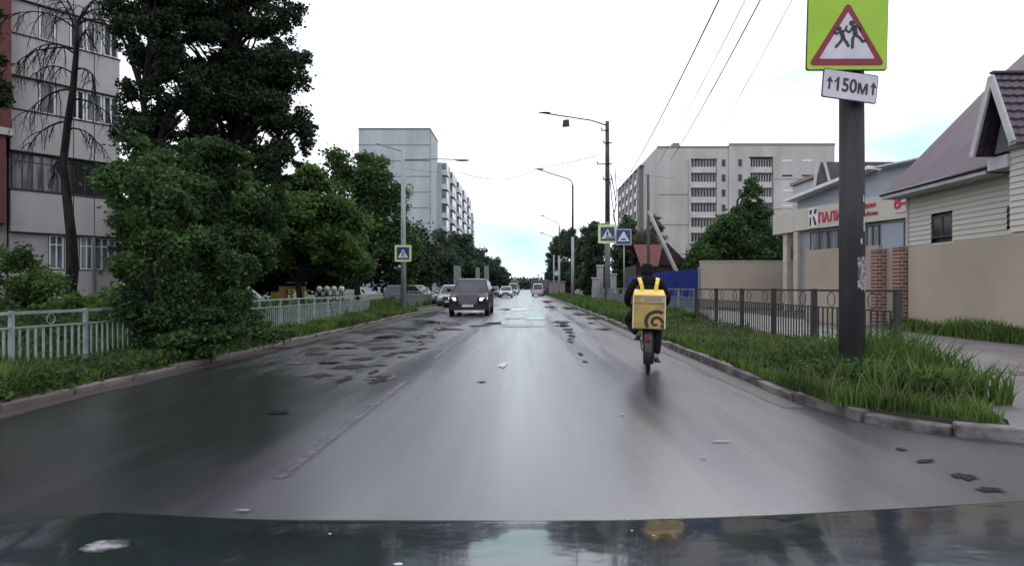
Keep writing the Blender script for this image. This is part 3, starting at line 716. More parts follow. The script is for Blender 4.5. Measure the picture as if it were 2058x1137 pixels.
# red-roofed cottage beyond the blue fence
ch_ = thing('cottage', 'small cottage with a faded red roof behind the blue fence', 'house', (8.6, 46, 0))
MB().box(.1, 4.2, 0, 6, 0, 3.1).build('wall', mat('dark_board', (.05, .035, .035), .9), ch_)
b = MB(); b.add([(-.15, -.3, 4.75), (2.2, -.3, 4.75), (1.75, -.75, 3.0), (.35, -.75, 3.0)], [(0, 1, 2, 3)]); b.add([(-.15, -.28, 4.75), (2.2, -.28, 4.75), (2.2, 6, 4.75), (-.15, 6, 4.75)], [(0, 1, 2, 3)]); 
b.build('roof', mat('faded_red_roof', (.26, .09, .085), .7, c2=(.18, .07, .07), scale=3), ch_)
b = MB(); b.prism([(1.9, 3.1), (4.4, 3.1), (2.6, 4.9), (2.2, 4.9)], -.2, 6, 'y'); b.build('dark_gable', mat('dark_roof', (.035, .02, .025), .8), ch_)
MB().box(1.3, 1.5, 1, 1.2, 4.75, 5.1).build('chimney', M_redbrick, ch_)

def fence(label, pts, zt, zm, zb, m, nb_, ringz, loc0, posts_z0=-.05, bw=.022, pw=.06, ring_every=1, droop=None, rr0=.085):
    t = thing('railing_fence', label, 'fence', (loc0[0], loc0[1], 0))
    P = [Vector((x-loc0[0], y-loc0[1], 0)) for x, y in pts]
    for p_ in P: MB().box(p_.x-pw/2, p_.x+pw/2, p_.y-pw/2, p_.y+pw/2, posts_z0, zt+.01).build('post', m, t)
    for a, c in zip(P[:-1], P[1:]):
        b = MB(); d = (c-a).normalized(); L_ = (c-a).length; u = pw/2+.003
        a_, c_ = a+d*u, c-d*u
        for z, h in ((zt-.022, .04), (zm, .025), (zb, .025)):
            if z is not None: b.bar(a_+Vector((0, 0, z)), c_+Vector((0, 0, z)), .04, h)
        n = nb_
        for k in range(1, n): 
            q = a.lerp(c, k/n); b.bar(q+Vector((0, 0, zb+.016)), q+Vector((0, 0, zm-.016)), bw, bw)
        nr = ringz
        ax = 'x' if abs(d.y) > abs(d.x) else 'y'
        for k in range(nr):
            q = a.lerp(c, (k+.5)/nr); hz = (zt-.045-zm-.015)/2; b.ring((q.x, q.y, zm+.015+hz), hz-.008, .009, ax, 14, 4)
        b.build('panel', m, t)
    return t
M_fr = mat('weathered_grey_fence_paint', (.038, .038, .04), .65, c2=(.02, .018, .019), scale=5)
M_fl = mat('pale_green_fence_paint', (.30, .35, .34), .6, c2=(.20, .24, .23), scale=5)
M_fl2 = mat('dull_grey_fence_paint', (.20, .23, .215), .7, c2=(.14, .165, .155), scale=5)
ys = [8.75, 11.3, 13.15, 15.1, 17.15, 19.2]
fence('weathered dark grey railing on the right verge around the thick pole', [(5.66, y) for y in ys], 1.27, .93, .24, M_fr, 15, 2, (5.66, 8.75), pw=.09)
fence('weathered railing on the right verge continuing past the cyclist', [(5.66, 19.4+2.05*k) for k in range(16)], 1.27, .95, .24, mat('far_fence_grey', (.2, .21, .2), .7), 12, 2, (5.66, 19.4), pw=.08)
fence('pale green railing at the left edge beside the apartment block', [(-6.9, 5.4), (-6.9, 6.52), (-6.9, 7.65), (-6.75, 8.74), (-6.75, 9.9)], .98, .76, .17, M_fl, 10, 1, (-6.9, 5.4), pw=.05)
fence('leaning pale railing emerging from the roadside bush', [(-6.6, 11.2), (-6.7, 12.3), (-6.9, 13.4)], .86, .80, .2, M_fl2, 11, 0, (-6.6, 11.2), pw=.04)
fence('pale railing in front of the playground', [(-6.9, 13.45+1.27*k) for k in range(10)], .99, .78, .2, M_fl, 10, 1, (-6.9, 13.45), pw=.045)
fence('dull grey railing beyond the left lamp post', [(-7.0, 33.6+1.6*k) for k in range(7)], 1.1, .85, .2, M_fl2, 10, 0, (-7.0, 33.6), pw=.05)

# ------------------------------------------------------------------ poles, signs, wires
M_lime = mat('lime_fluorescent_sheet', (.34, .56, .015), .4, c2=(.29, .50, .015), scale=2)
M_sred = mat('sign_red', (.24, .006, .03), .5)
M_swhite = mat('sign_white', (.62, .58, .66), .4, c2=(.5, .47, .54), scale=4)
M_sblue = mat('sign_blue', (.02, .05, .22), .4)
M_paleyel = mat('pale_yellow_green_border', (.72, .85, .36), .4)
def figure_kid(b, pts_list, ox, oz, s, y0, y1):
    for poly in pts_list:
        pass
def stroke(b, pts, w_, y):
    for a, c in zip(pts[:-1], pts[1:]):
        b.bar((a[0], y, a[1]), (c[0], y, c[1]), .012, w_, up=(0, 1, 0)) if False else None
        d = Vector((c[0]-a[0], c[1]-a[1])); n = Vector((-d.y, d.x)).normalized()*w_/2
        b.prism([(a[0]-n.x, a[1]-n.y), (c[0]-n.x, c[1]-n.y), (c[0]+n.x, c[1]+n.y), (a[0]+n.x, a[1]+n.y)], y-.003, y, 'y')
    for a in pts: disc(b, a, w_/2, y+.0003)
def disc(b, c, r, y, n=12): b.prism([(c[0]+r*math.cos(2*PI*k/n), c[1]+r*math.sin(2*PI*k/n)) for k in range(n)], y-.003, y, 'y')
def tri(cx, cz, h, hw): return [(cx-hw, cz-h/2), (cx+hw, cz-h/2), (cx, cz+h/2)]
def rsq(x0, x1, z0, z1, r, n=4):
    o_ = []
    for (cx, cz, a0) in ((x1-r, z0+r, -90), (x1-r, z1-r, 0), (x0+r, z1-r, 90), (x0+r, z0+r, 180)):
        for k in range(n+1): a = R(a0+90*k/n); o_.append((cx+r*math.cos(a), cz+r*math.sin(a)))
    return o_
def rtri(cx, cz, h, hw, r, n=4):
    P = [Vector(q) for q in tri(cx, cz, h, hw)]; o_ = []
    c = (P[0]+P[1]+P[2])/3
    for i in range(3):
        p0, p1, p2 = P[i-1], P[i], P[(i+1) % 3]
        u = (p0-p1).normalized(); v_ = (p2-p1).normalized(); bis = (u+v_).normalized(); half = math.acos(u.dot(v_))/2
        cc = p1+bis*r/math.sin(half); a0 = math.atan2(-(u.orthogonal()).y, 0)
        na = Vector((u.y, -u.x)); nb2 = Vector((-v_.y, v_.x))
        if na.dot(cc-p1) > 0: na = -na
        if nb2.dot(cc-p1) > 0: nb2 = -nb2
        for k in range(n+1): q = (na*(1-k/n)+nb2*(k/n)).normalized(); o_.append(tuple(cc+q*r))
    return o_
# thick pole
YP = 7.35
tp = thing('concrete_pole', 'thick dark concrete pole carrying the children warning sign', 'pole', (wx(1712, YP), YP, 0))
b = MB(); b.tube([(0, 0, -.1), (.0, 0, 2.5), (-.01, 0, 5.5), (-.02, 0, 9.2)], [.152, .147, .138, .118], 20); b.build('shaft', M_dconc, tp)
rnp = random.Random(11); b = MB()
M_scrap = mat('torn_paper', (.33, .32, .36), .8, c2=(.08, .075, .085), scale=22, detail=5, lo=.42, hi=.56)
def curved_patch(b, a0, a1, z0, z1, r, n=6, rag=0, rn=rnp):
    vs = []
    for k in range(n+1):
        a = R(a0+(a1-a0)*k/n); 
        vs += [(r*math.cos(a), r*math.sin(a), z0+rn.uniform(-rag, rag)), (r*math.cos(a), r*math.sin(a), z1+rn.uniform(-rag, rag))]
    b.add(vs, [(2*i, 2*i+1, 2*i+3, 2*i+2) for i in range(n)])
curved_patch(b, -95, -12, 1.28, 1.68, .1535, 10, .04); b.build('paper_notice', M_scrap, tp)
b = MB(); 
for (a0, a1, z0, z1) in [(-62, -48, 2.02, 2.2), (-66, -56, 2.38, 2.46), (-28, -20, 2.62, 2.68), (-80, -70, 1.85, 1.92), (-30, -18, 1.72, 1.85)]: curved_patch(b, a0, a1, z0, z1, .1525, 3, .01)
b.build('paper_scrap', mat('paper_scrap', (.5, .5, .54), .8), tp)
b = MB()
for z in (4.15, 5.0): b.tube([(.15*math.cos(2*PI*k/16), .15*math.sin(2*PI*k/16), z) for k in range(17)], .008, 4)
b.build('clamp', M_metal, tp)
s_ = F/YP
def szt(px, py, Y=YP-.22): return (wx(px, Y), wz(py, Y))
YS = YP-.24
sg = thing('warning_sign', 'lime backed triangular warning sign with two running children', 'road sign', (wx(1703, YS), YS, wz(68, YS)), R(0))
sg.rotation_euler = (0, R(1.5), R(-4))
hw = 77/F*YS; hh_ = 72/F*YS
MB().prism(rsq(-hw, hw, -hh_, hh_, .03), 0, .012, 'y').build('backing', M_lime, sg)
b = MB(); b.prism(rsq(-hw-.012, hw+.012, -hh_-.012, hh_+.012, .035), .0125, .02, 'y'); b.build('rear_frame', M_fr, sg)
MB().prism(rtri(0, .0, .79, .46, .035), -.004, -.0005, 'y').build('red_triangle', M_sred, sg)
MB().prism(rtri(0, -.025, .58, .335, .012), -.008, -.0045, 'y').build('white_triangle', M_swhite, sg)
b = MB(); q = -.012; W = .032
# left child (running left), px offsets from photo /s
disc(b, (-.105, .055), .03, q)
stroke(b, [(-.075, .015), (-.055, -.055)], .05, q)
stroke(b, [(-.08, .02), (-.14, -.01), (-.155, .03)], .022, q)
stroke(b, [(-.06, .02), (-.03, .04), (-.015, .085)], .022, q)
stroke(b, [(-.06, -.06), (-.08, -.10), (-.135, -.165)], W, q)
stroke(b, [(-.05, -.06), (-.015, -.11), (.01, -.155)], W, q)
# right child
disc(b, (.045, .125), .032, q)
stroke(b, [(.075, .075), (.09, -.005)], .055, q)
stroke(b, [(.06, .085), (.02, .01), (-.02, .035)], .022, q)
stroke(b, [(.085, .085), (.145, .075), (.16, .04)], .022, q)
stroke(b, [(.085, -.02), (.06, -.07), (.06, -.175)], W, q)
stroke(b, [(.095, -.02), (.15, -.06), (.18, -.105), (.23, -.085)], W*.9, q)
b.build('children_pictogram', M_black, sg)
pl = thing('distance_plate', 'tilted white plate reading 150 m with up arrows under the warning sign', 'road sign', (wx(1706, YS), YS-.03, wz(175, YS)))
pl.rotation_euler = (0, R(5.5), R(6))
hw2, hh2 = 59/F*YS, 29/F*YS
MB().prism(rsq(-hw2, hw2, -hh2, hh2, .03), .004, .012, 'y').build('rim', M_black, pl)
MB().prism(rsq(-hw2+.012, hw2-.012, -hh2+.012, hh2-.012, .022), -.0, .0035, 'y').build('plate', M_swhite, pl)
text('lettering', '150м', .235, M_black, pl, (.015, -.003, -.005), rf, .002, sx=.86)
MB().prism([(-.212, .03), (-.20, .018), (-.176, .05), (-.176, .078)], -.0052, -.001, 'y').build('numeral_flag', M_black, pl)
b = MB()
for x in (-.275, .305):
    b.prism([(x-.011, -.07), (x+.011, -.07), (x+.011, .04), (x-.011, .04)], -.006, -.003, 'y'); b.prism([(x-.042, .02), (x, .085), (x+.042, .02), (x+.018, .025), (x, .055), (x-.018, .025)], -.0066, -.0032, 'y')
b.build('arrow', M_black, pl)

def crossing_sign(name, label, X, Y, Z, half, border, kind, group=None):
    t = thing(name, label, 'road sign', (X, Y, Z), 0, group)
    MB().prism(rsq(-half, half, -half, half, .03), 0, .02, 'y').build('border', border, t)
    i_ = half*(.74 if kind == 'ped' else .9)
    MB().prism(rsq(-i_, i_, -i_, i_, .02), -.006, -.001, 'y').build('blue_panel', M_sblue, t)
    if kind == 'ped':
        MB().prism(tri(0, 0, i_*1.45, i_*.86), -.011, -.007, 'y').build('white_triangle', M_white, t)
        b = MB(); s = i_; q = -.014
        disc(b, (.02*s, .32*s), .09*s, q); stroke(b, [(0, .2*s), (-.02*s, -.15*s)], .14*s, q)
        stroke(b, [(-.02*s, -.15*s), (-.22*s, -.5*s)], .1*s, q); stroke(b, [(0, -.15*s), (.2*s, -.5*s)], .1*s, q)
        stroke(b, [(0, .15*s), (-.2*s, -.05*s)], .07*s, q); stroke(b, [(0, .15*s), (.2*s, 0)], .07*s, q)
        b.build('walker_pictogram', M_black, t)
    else:
        MB().prism([(-i_*.85, -i_*.62), (i_*.85, -i_*.62), (i_*.1, i_*.7), (-i_*.1, i_*.7)], -.011, -.007, 'y').build('white_mark', M_white, t)
        b = MB(); b.prism([(-i_*.45, -i_*.45), (i_*.45, -i_*.45), (i_*.25, -i_*.2), (-i_*.25, -i_*.2)], -.014, -.0115, 'y'); b.build('hump_pictogram', M_sblue, t)
    return t
# left lamp post
YL = 32.5
lp = thing('lamp_post', 'concrete lamp post on the left verge carrying the crossing sign', 'lamp post', (wx(811, YL), YL, 0))
M_lconc = mat('pale_concrete_post', (.36, .37, .38), .8, c2=(.28, .29, .3), scale=3, stretch=(1, 1, .3))
MB().tube([(0, 0, 0), (-.02, 0, 9.1)], [.16, .11], 10).build('shaft', M_lconc, lp)
MB().tube([(0, 0, 8.55), (1.9, 0, 8.6), (3.7, 0, 8.55)], [.035, .03, .03], 6).build('arm', M_fl2, lp)
MB().ell((3.35, 0, 8.53), (.42, .13, .07)).build('lamp_head', M_lconc, lp)
MB().tube([(0, 0, 9.0), (-1.6, 0, 9.5)], .03, 5).build('rear_arm', M_fl2, lp)
MB().ell((0, -.02, -.02), (.75, .6, .2)).build('footing', mat('mossy_footing', (.06, .06, .055), .9), lp)
crossing_sign('crossing_sign', 'pedestrian crossing sign on the left lamp post', wx(810, YL-.3), YL-.3, wz(509, YL-.3), .47, M_paleyel, 'ped')
# right utility pole
YU = 41.0
up_ = thing('utility_pole', 'tall dark utility pole with insulators beside the pair of blue signs', 'utility pole', (wx(1221, YU), YU, 0))
MB().tube([(0, 0, 0), (0, 0, 6.0)], [.2, .19], 12).build('base_shaft', mat('grey_pole_base', (.16, .15, .16), .8), up_)
MB().tube([(0, 0, 5.9), (-.02, 0, 13.2)], [.18, .14], 12).build('shaft', mat('tarred_pole', (.04, .032, .035), .85, c2=(.10, .08, .08), scale=5, stretch=(1, 1, .3)), up_)
for z, l, r_ in ((10.1, .75, .3), (11.6, .3, .3), (12.5, .45, 0), (9.0, .3, .35)):
    b = MB(); b.bar((-l, -.15, z), (r_, -.15, z+.03), .07, .07); b.build('crossarm', M_trunk, up_)
    b = MB(); b.ell((-l, -.15, z+.12), (.06, .06, .12), 8, 6); b.build('insulator', M_conc, up_)
b = MB(); b.tube([(.2, -.2, 9.4), (.45, -.2, 8.2), (.6, -.2, 7.2), (.35, -.2, 6.4), (.55, -.2, 5.8), (.3, -.2, 7.4), (.15, -.2, 8.9)], .035, 5).tube([(.5, -.2, 9.8), (.62, -.2, 8), (.5, -.2, 6.6)], .025, 5); b.build('cable_coil', M_wire, up_)
MB().tube([(-.02, 0, 12.9), (-1.2, -.1, 13.25), (-4.9, -.3, 13.75)], [.05, .045, .045], 6).build('arm', M_fr, up_)
b = MB(); b.prism([(-3.25, 12.75), (-2.75, 12.8), (-2.78, 13.25), (-3.2, 13.2)], -.35, -.1, 'y'); b.bar((-3, -.22, 13.2), (-3, -.22, 13.5), .04); b.build('floodlight', M_fr, up_)
MB().ell((-4.5, -.3, 13.74), (.5, .12, .05)).build('lamp_head', M_dconc, up_)
YB = 34.0
crossing_sign('crossing_sign', 'pedestrian crossing sign with lime border on the right beside the speed hump sign', wx(1221, YB+.2), YB+.2, wz(470, YB+.2), .56, M_paleyel, 'ped')
crossing_sign('speed_hump_sign', 'square blue speed hump sign behind the cyclist', wx(1253, YB), YB, wz(476, YB), .47, M_swhite, 'hump')
sp2 = thing('sign_post', 'thin grey post holding the speed hump sign', 'sign post', (wx(1254, YB+.1), YB+.1, 0))
MB().tube([(0, 0, 0), (0, 0, wz(462, YB))], .04, 8).build('tube', M_metal, sp2)
MB().box(-1.1, .1, -.02, .02, wz(478, YB), wz(475, YB)).build('bracket', M_metal, sp2)
# street lamp on the right
YR = 57.5
def lamp(label, px, Y, ztop, arm, tipz, group='street lamps on the right verge', tilt=0):
    t = thing('street_lamp', label, 'street lamp', (wx(px, Y), Y, 0), 0, group)
    MB().tube([(0, 0, 0), (0, 0, ztop*.55)], [.17, .13], 8).build('base_shaft', M_lconc, t)
    MB().tube([(0, 0, ztop*.55), (0, 0, ztop)], [.11, .09], 8).build('upper_shaft', M_dconc, t)
    MB().tube([(0, 0, ztop), (-.1, 0, ztop+.35), (-.5, 0, ztop+.65), (-arm*.6, 0, ztop+.65+(tipz-ztop-.65)*.5), (-arm, 0, tipz)], .05, 6).build('arm', M_fl2, t)
    MB().ell((-arm+.2, 0, tipz), (.5, .14, .08)).build('lamp_head', M_lconc, t)
    return t
lamp('nearest curved arm street lamp on the right verge', 1151, YR, 11.6, 3.5, 13.2)
lamp('second street lamp beyond the nearest on the right verge', 1124, 92, 11.2, 2.9, 12.9)
lamp('farthest street lamp on the right verge', 1112, 118, 11.2, 2.6, 12.6)
for i, (px, Y, h) in enumerate([(1113, 75, 5.6), (1123, 70, 5.2)]):
    t = thing('thin_post', ['left slim pale post by the far right verge', 'right slim pale post holding the round sign'][i], 'post', (wx(px, Y), Y, 0), 0, 'slim pale posts')
    MB().tube([(0, 0, 0), (0, 0, h)], .09, 6).build('tube', M_lconc, t)
rd = thing('round_sign', 'small round pale sign far down the right verge', 'road sign', (wx(1119, 71), 71, wz(549, 71)))
b = MB(); disc(b, (0, 0), .32, 0, 16); b.build('disc', M_swhite, rd)
# leaning strut pole
lpz = thing('strutted_pole', 'slim pole propped by a leaning concrete strut behind the cottage fence', 'pole', (wx(1304, 39), 39, 0))
MB().tube([(0, 0, 0), (-.05, 0, 9.0)], [.13, .09], 8).build('shaft', mat('brown_pole', (.10, .085, .08), .85), lpz)
MB().tube([(-.05, -.15, 6.5), (1.75, -.8, 2.2), (2.5, -1.0, 0)], [.12, .14, .15], 8).build('strut', M_conc, lpz)
# wires
def wire(name, label, a, c, sag, r_=.012, group=None, cat='cable'):
    a = Vector(a); c = Vector(c); n = 24
    pts = [a.lerp(c, k/n)+Vector((0, 0, -sag*4*(k/n)*(1-k/n))) for k in range(n+1)]
    o = MB().tube([p_-a for p_ in pts], r_, 5).build(name, M_wire); o.location = a
    tag(o, label, cat, group); return o
XT = wx(1711, YP)
wire('overhead_cable', 'thickest overhead cable above the right verge', (4.35, 7.3, 9.0), (7.3, 41, 9.4), .35, .021, 'overhead cables')
wire('overhead_cable', 'thin overhead cable just right of the thickest', (4.8, 7.3, 9.0), (8.6, 38, 9.4), .25, .011, 'overhead cables')
wire('overhead_cable', 'dark overhead cable farther right of the thickest', (5.05, 7.3, 9.0), (9.3, 37, 9.6), .3, .018, 'overhead cables')
wire('overhead_cable', 'faint overhead cable nearest the warning sign', (5.7, 7.3, 9.4), (11.0, 34, 9.9), .2, .010, 'overhead cables')
xe, ze = wx(1080, YR), wz(339, YR)
wire('span_cable', 'cable from the utility pole to the curved street lamp', (wx(1202, YU), YU, wz(313, YU)), (xe, YR, ze), .05, .022, 'cables across the road')
wire('span_cable', 'sagging cable across the road to the left lamp post', (xe, YR, ze), (wx(925, 40), 40, wz(347, 40)), .75, .022, 'cables across the road')
wire('span_cable', 'short cable between the sagging cable and left post', (wx(925, 40), 40, wz(347, 40)), (wx(812, YL), YL, wz(338, YL)), .1, .012, 'cables across the road')
for i, (py0, px1, py1) in enumerate([(331, 1360, 357), (352, 1300, 372)]):
    wire('service_wire', ['upper wire running right from the utility pole', 'lower wire running right from the utility pole'][i], (wx(1232, YU), YU, wz(py0, YU)), (wx(px1, 60), 60, wz(py1, 60)), .3, .015, 'service wires')

# ------------------------------------------------------------------ trees
tree('dark_tree', 'tall dark tree standing right of the grey apartment block', 'tree', (-10.6, 16, 0), 11.5, .13,
     [(.0, 0, 4.6, .75, .7, .9), (-.1, 0, 6.3, .8, .8, 1.0), (.2, 0, 8.0, 1.1, 1, 1.3), (.6, .4, 10.2, 1.5, 1.3, 1.6), (.9, 0, 6.9, .9, .8, .9), (-.2, 0, 9.0, 1.2, 1, 1.2), (0, 0, 5.4, 1.0, .8, 1.0)], 19000, .105, LM_dark, 1, per=30, clump=.22)
tree('dark_tree', 'broad dark tree rising above the roadside bushes on the left', 'tree', (-9.3, 18, 0), 12, .2,
     [(-.6, 0, 6.2, 1.5, 1.3, 1.2), (.9, 0, 6.8, 1.5, 1.3, 1.3), (.2, 0, 8.6, 2.0, 1.6, 1.6), (1.6, 0, 8.2, 1.1, 1.1, 1.0), (-.3, 0, 10.8, 1.8, 1.6, 1.7), (1.3, 0, 5.2, 1.2, 1.0, .8), (.6, 0, 12.3, 1.3, 1.4, 1.2), (-1.6, 0, 8.4, 1.3, 1.2, 1.3), (-1.8, 0, 10.5, 1.3, 1.2, 1.3), (.3, 0, 7.3, 1.9, 1.4, 1.1), (1.3, 0, 9.9, 1.2, 1.1, 1.1), (.3, 0, 4.9, 1.5, 1.1, 1.0), (1.9, 0, 6.2, .9, .9, 1.0), (-1.2, 0, 5.2, 1.2, 1, 1.0)], 54000, .12, LM_dark, 2, per=30, clump=.22)
tree('maple_bush', 'large leafy maple bush overhanging the left kerb', 'bush', (-6.3, 9.6, 0), 3.0, .06,
     [(.0, 0, 1.3, .62, .7, 1.1), (.3, .2, 2.4, .6, .6, .7), (.45, .5, .5, .8, .9, .5), (-.1, .4, 3.0, .5, .6, .6), (.6, 1.2, 1.6, .5, .8, 1.0)], 22000, .085, LM_maple, 3, per=20)
tree('maple_bush', 'taller maple bush behind the kerbside bush, left of the playground railing', 'bush', (-7.0, 12.0, 0), 4.2, .08,
     [(.3, 0, 1.6, 1.1, .9, 1.3), (.2, .2, 3.2, 1.2, 1.0, 1.0), (.1, .5, 4.0, .9, .8, .7), (1.0, .6, 2.4, .7, .8, .9), (-1.0, 0, 3.6, .9, .8, .9), (.6, .5, .5, .9, 1, .5)], 28000, .10, LM_maple, 4, per=20)
tree('maple_bush', 'spindly bush against the right corner of the apartment block', 'bush', (-8.7, 12.9, 0), 3.4, .05,
     [(.3, 0, 1.3, 1.0, .8, 1.2), (.6, .2, 2.7, .8, .8, .9)], 7000, .12, LM_mid, 5, per=18)
tree('mid_green_tree', 'bright green rounded tree above the playground', 'tree', (-10.3, 26, 0), 5, .16,
     [(.5, 0, 4.5, 2.2, 1.8, 1.7), (1.9, 0, 3.2, 1.6, 1.4, 1.3), (-.8, .3, 3.8, 1.8, 1.6, 1.6), (.2, 0, 6.0, 1.3, 1.2, .9), (2.6, 0, 2.6, .8, .9, .9)], 20000, .2, LM_mid, 6, per=20)
tree('mid_green_tree', 'shaggy green tree between the dark trees and the rounded tree', 'tree', (-11.6, 20, 0), 5, .15,
     [(0, 0, 4.2, 1.6, 1.4, 1.9), (1.5, 0, 3.2, 1.6, 1.3, 1.4), (.5, 0, 6.0, 1.0, 1.0, .9), (-1.4, 0, 2.6, 1.5, 1.1, 1.5), (2.2, .4, 4.6, .9, .9, .9)], 18000, .17, LM_maple, 7, per=20)
tree('dark_tree', 'dark oval tree partly hiding the bluish high rise beside the lamp post', 'tree', (-11.2, 38, 0), 8.5, .22,
     [(.6, 0, 7.4, 2.6, 2.2, 2.2), (-.3, 0, 9.3, 2.0, 2, 1.5), (1.6, 0, 7.8, 1.6, 1.4, 1.5), (2.1, 0, 4.6, 2.2, 2.0, 2.4), (-1.0, 0, 4.6, 2.4, 2, 2.4), (3.2, 0, 3.0, 1.2, 1.2, 1.6)], 20000, .24, LM_poplar, 8, per=22)
tree('dark_tree', 'low dark tree behind the playground', 'tree', (-17.5, 31, 0), 5, .2, [(0, 0, 3.4, 3.2, 2, 2.6), (3.5, 0, 3.0, 2.6, 2, 2.3), (6.6, 0, 3.2, 2.4, 2, 2.2)], 14000, .26, LM_dark, 9, per=26)
# hanging foliage at the left frame edge
tree('dark_tree', 'leafy tree at the left edge in front of the red brick wall', 'tree', (-13.9, 14.2, 0), 9, .14,
     [(.25, 0, 6.6, .75, .7, .9), (.5, 0, 5.9, .5, .4, .35), (-.1, 0, 8.4, .75, .7, 1.0)], 4500, .12, LM_dark, 10, per=18)
tree('maple_bush', 'weedy shrub under the ground floor windows at the left edge', 'bush', (-13.2, 15.2, 0), 2.0, .04,
     [(-.5, 0, 1.3, .9, .7, 1.2), (.6, 0, .9, .7, .6, .8), (-1.3, 0, 1.8, .6, .6, 1.0)], 6000, .11, LM_mid, 11, per=16)
tree('maple_bush', 'low shrub between the bare trunk and the kerbside bush', 'bush', (-11.3, 14.2, 0), 1.2, .03,
     [(0, 0, .8, .6, .5, .7), (.7, 0, .6, .5, .5, .6)], 2600, .11, LM_mid, 12, per=14)
# leafless tree
bt = thing('bare_tree', 'leafless tree with drooping twigs in front of the grey apartment block', 'tree', (wx(138, 17), 17, 0))
k_ = 17/F
def bp(px, py, dy=0): return ((px-138)*k_, dy, CH-(py-VY)*k_)
rb = random.Random(8)
b = MB(); b.tube([bp(136, 670), bp(140, 600), bp(146, 540), bp(143, 470), bp(135, 400), bp(127, 330), bp(136, 250), bp(147, 180), bp(153, 110), bp(156, 40)],
                 [.16, .15, .155, .13, .115, .10, .095, .085, .07, .05], 10); b.build('trunk', M_trunk, bt)
b = MB()
def branch(b, p0, d, L_, r_, depth, droop):
    pts = [Vector(p0)]; d = Vector(d).normalized(); n = 7
    for k in range(n):
        d = (d+Vector((rb.uniform(-.15, .15), rb.uniform(-.15, .15), rb.uniform(-.1, .1)-droop))).normalized()
        pts.append(pts[-1]+d*L_/n)
    b.tube(pts, [max(.003, r_*(1-.85*k/n)) for k in range(n+1)], 4, caps=False)
    if depth > 0:
        for k in range(2, n):
            for _ in range(2 if depth > 1 else 1):
                dd = (d+Vector((rb.uniform(-1, 1), rb.uniform(-1, 1), rb.uniform(-.5, .5)))).normalized()
                branch(b, pts[k], dd, L_*rb.uniform(.3, .6), r_*.45, depth-1, droop*1.1)
for (px, py, dx, dz, L_) in [(154, 60, -1, .9, 2.0), (155, 50, 1, .8, 1.8), (156, 45, .2, 1.2, 1.6), (152, 100, -1, .5, 1.9), (150, 140, 1, .3, 1.4), (147, 180, -1, .35, 1.9),
                              (144, 200, 1, .4, 1.4), (137, 245, -.9, .2, 1.5), (134, 260, 1, .5, 1.2), (127, 330, 1, .4, .9), (155, 48, -.5, 1.6, 1.5), (156, 44, .6, 1.5, 1.5), (153, 90, .8, 1.0, 1.4), (152, 110, -.9, 1.1, 1.5), (149, 150, -.8, .9, 1.2), (155, 70, -.4, 1.3, 1.6), (128, 320, -1, .1, .8)]:
    branch(b, bp(px, py), (dx, rb.uniform(-.4, .4), dz), L_, .035, 2, .22)
b.build('branches', M_trunk, bt)

# far trees, left and right
for i, (x, y, h, r0, lb) in enumerate([(-12.2, 72, 9.6, 3.0, 'dark roundish tree right of the bluish high rise'), (-9.4, 82, 9.9, 2.6, 'dark tree whose crown tops the far left row'),
        (-11.5, 100, 11, 3.4, 'dark tree in the far left row behind the parked car'), (-9.0, 112, 10.4, 2.6, 'dark tree thinning toward the far end of the left row'), (-8.8, 150, 10, 3, 'small far tree near the end of the left row'), (-9, 200, 10, 4, 'distant tree at the vanishing point on the left')]):
    tree('roadside_tree', lb, 'tree', (x, y, 0), h*.6, .2, [(0, 0, h*.62, r0, r0, h*.33), (r0*.5, 0, h*.4, r0*.8, r0, h*.28), (-r0*.5, 0, h*.42, r0*.9, r0, h*.3)], 10000 if y < 120 else 4000, .38 if y < 120 else .55, LM_far, 20+i, 'far roadside trees on the left', per=20)
for i, (x, y, h, r0, lb) in enumerate([(9.6, 56, 8.6, 1.9, 'dark tree just left of the utility pole'), (7.9, 66, 9.6, 1.9, 'dark tree right of the nearest street lamp'), (8.3, 80, 11, 2.3, 'dark poplar left of the nearest street lamp'),
        (7.2, 95, 12, 2.2, 'tall dark poplar by the second street lamp'), (7.0, 115, 14, 2.4, 'tall poplar in the far right row'), (6.4, 140, 15, 2.2, 'farthest poplar at the left end of the right row'), (11.5, 62, 8, 2.2, 'dark tree behind the crossing sign'), (13.5, 70, 9, 2.6, 'dull tree behind the speed hump sign')]):
    tree('roadside_tree', lb, 'tree', (x, y, 0), h*.6, .2, [(0, 0, h*.45, r0, r0, h*.42), (r0*.2, 0, h*.72, r0*.75, r0*.7, h*.25), (-.2, 0, h*.25, r0*1.0, r0, h*.22)], 9000, .34, LM_far if i != 7 else LM_brown, 40+i, 'far roadside trees on the right', per=22)
tree('willow', 'thin greyish green tree behind the red roofed cottage', 'tree', (wx(1305, 52), 52, 0), 6, .12, [(0, 0, 5.2, 1.7, 1.2, 1.6), (.5, 0, 7.0, .9, .8, 1.0), (-.8, 0, 4.2, 1.0, 1, 1.2), (1.3, 0, 4.2, .9, 1, 1.0)], 5000, .2, LM_brown, 60, per=16)
tree('broadleaf_tree', 'big dark green pointed tree behind the low tan wall', 'tree', (wx(1480, 44), 44, 0), 8, .22,
     [(1.2, 0, 8.4, .9, .8, 1.6), (1.1, 0, 6.8, 1.9, 1.5, 1.5), (-.8, 0, 5.6, 1.9, 1.6, 1.5), (-2.0, 0, 4.0, 1.8, 1.6, 1.7), (.8, 0, 4.2, 2.6, 2, 2.2), (2.6, 0, 4.2, 1.9, 1.6, 2.0), (-3.2, 0, 2.9, .9, 1, 1.0), (3.6, 0, 5.4, .5, .5, .9)], 26000, .24, LM_poplar, 61, per=22)
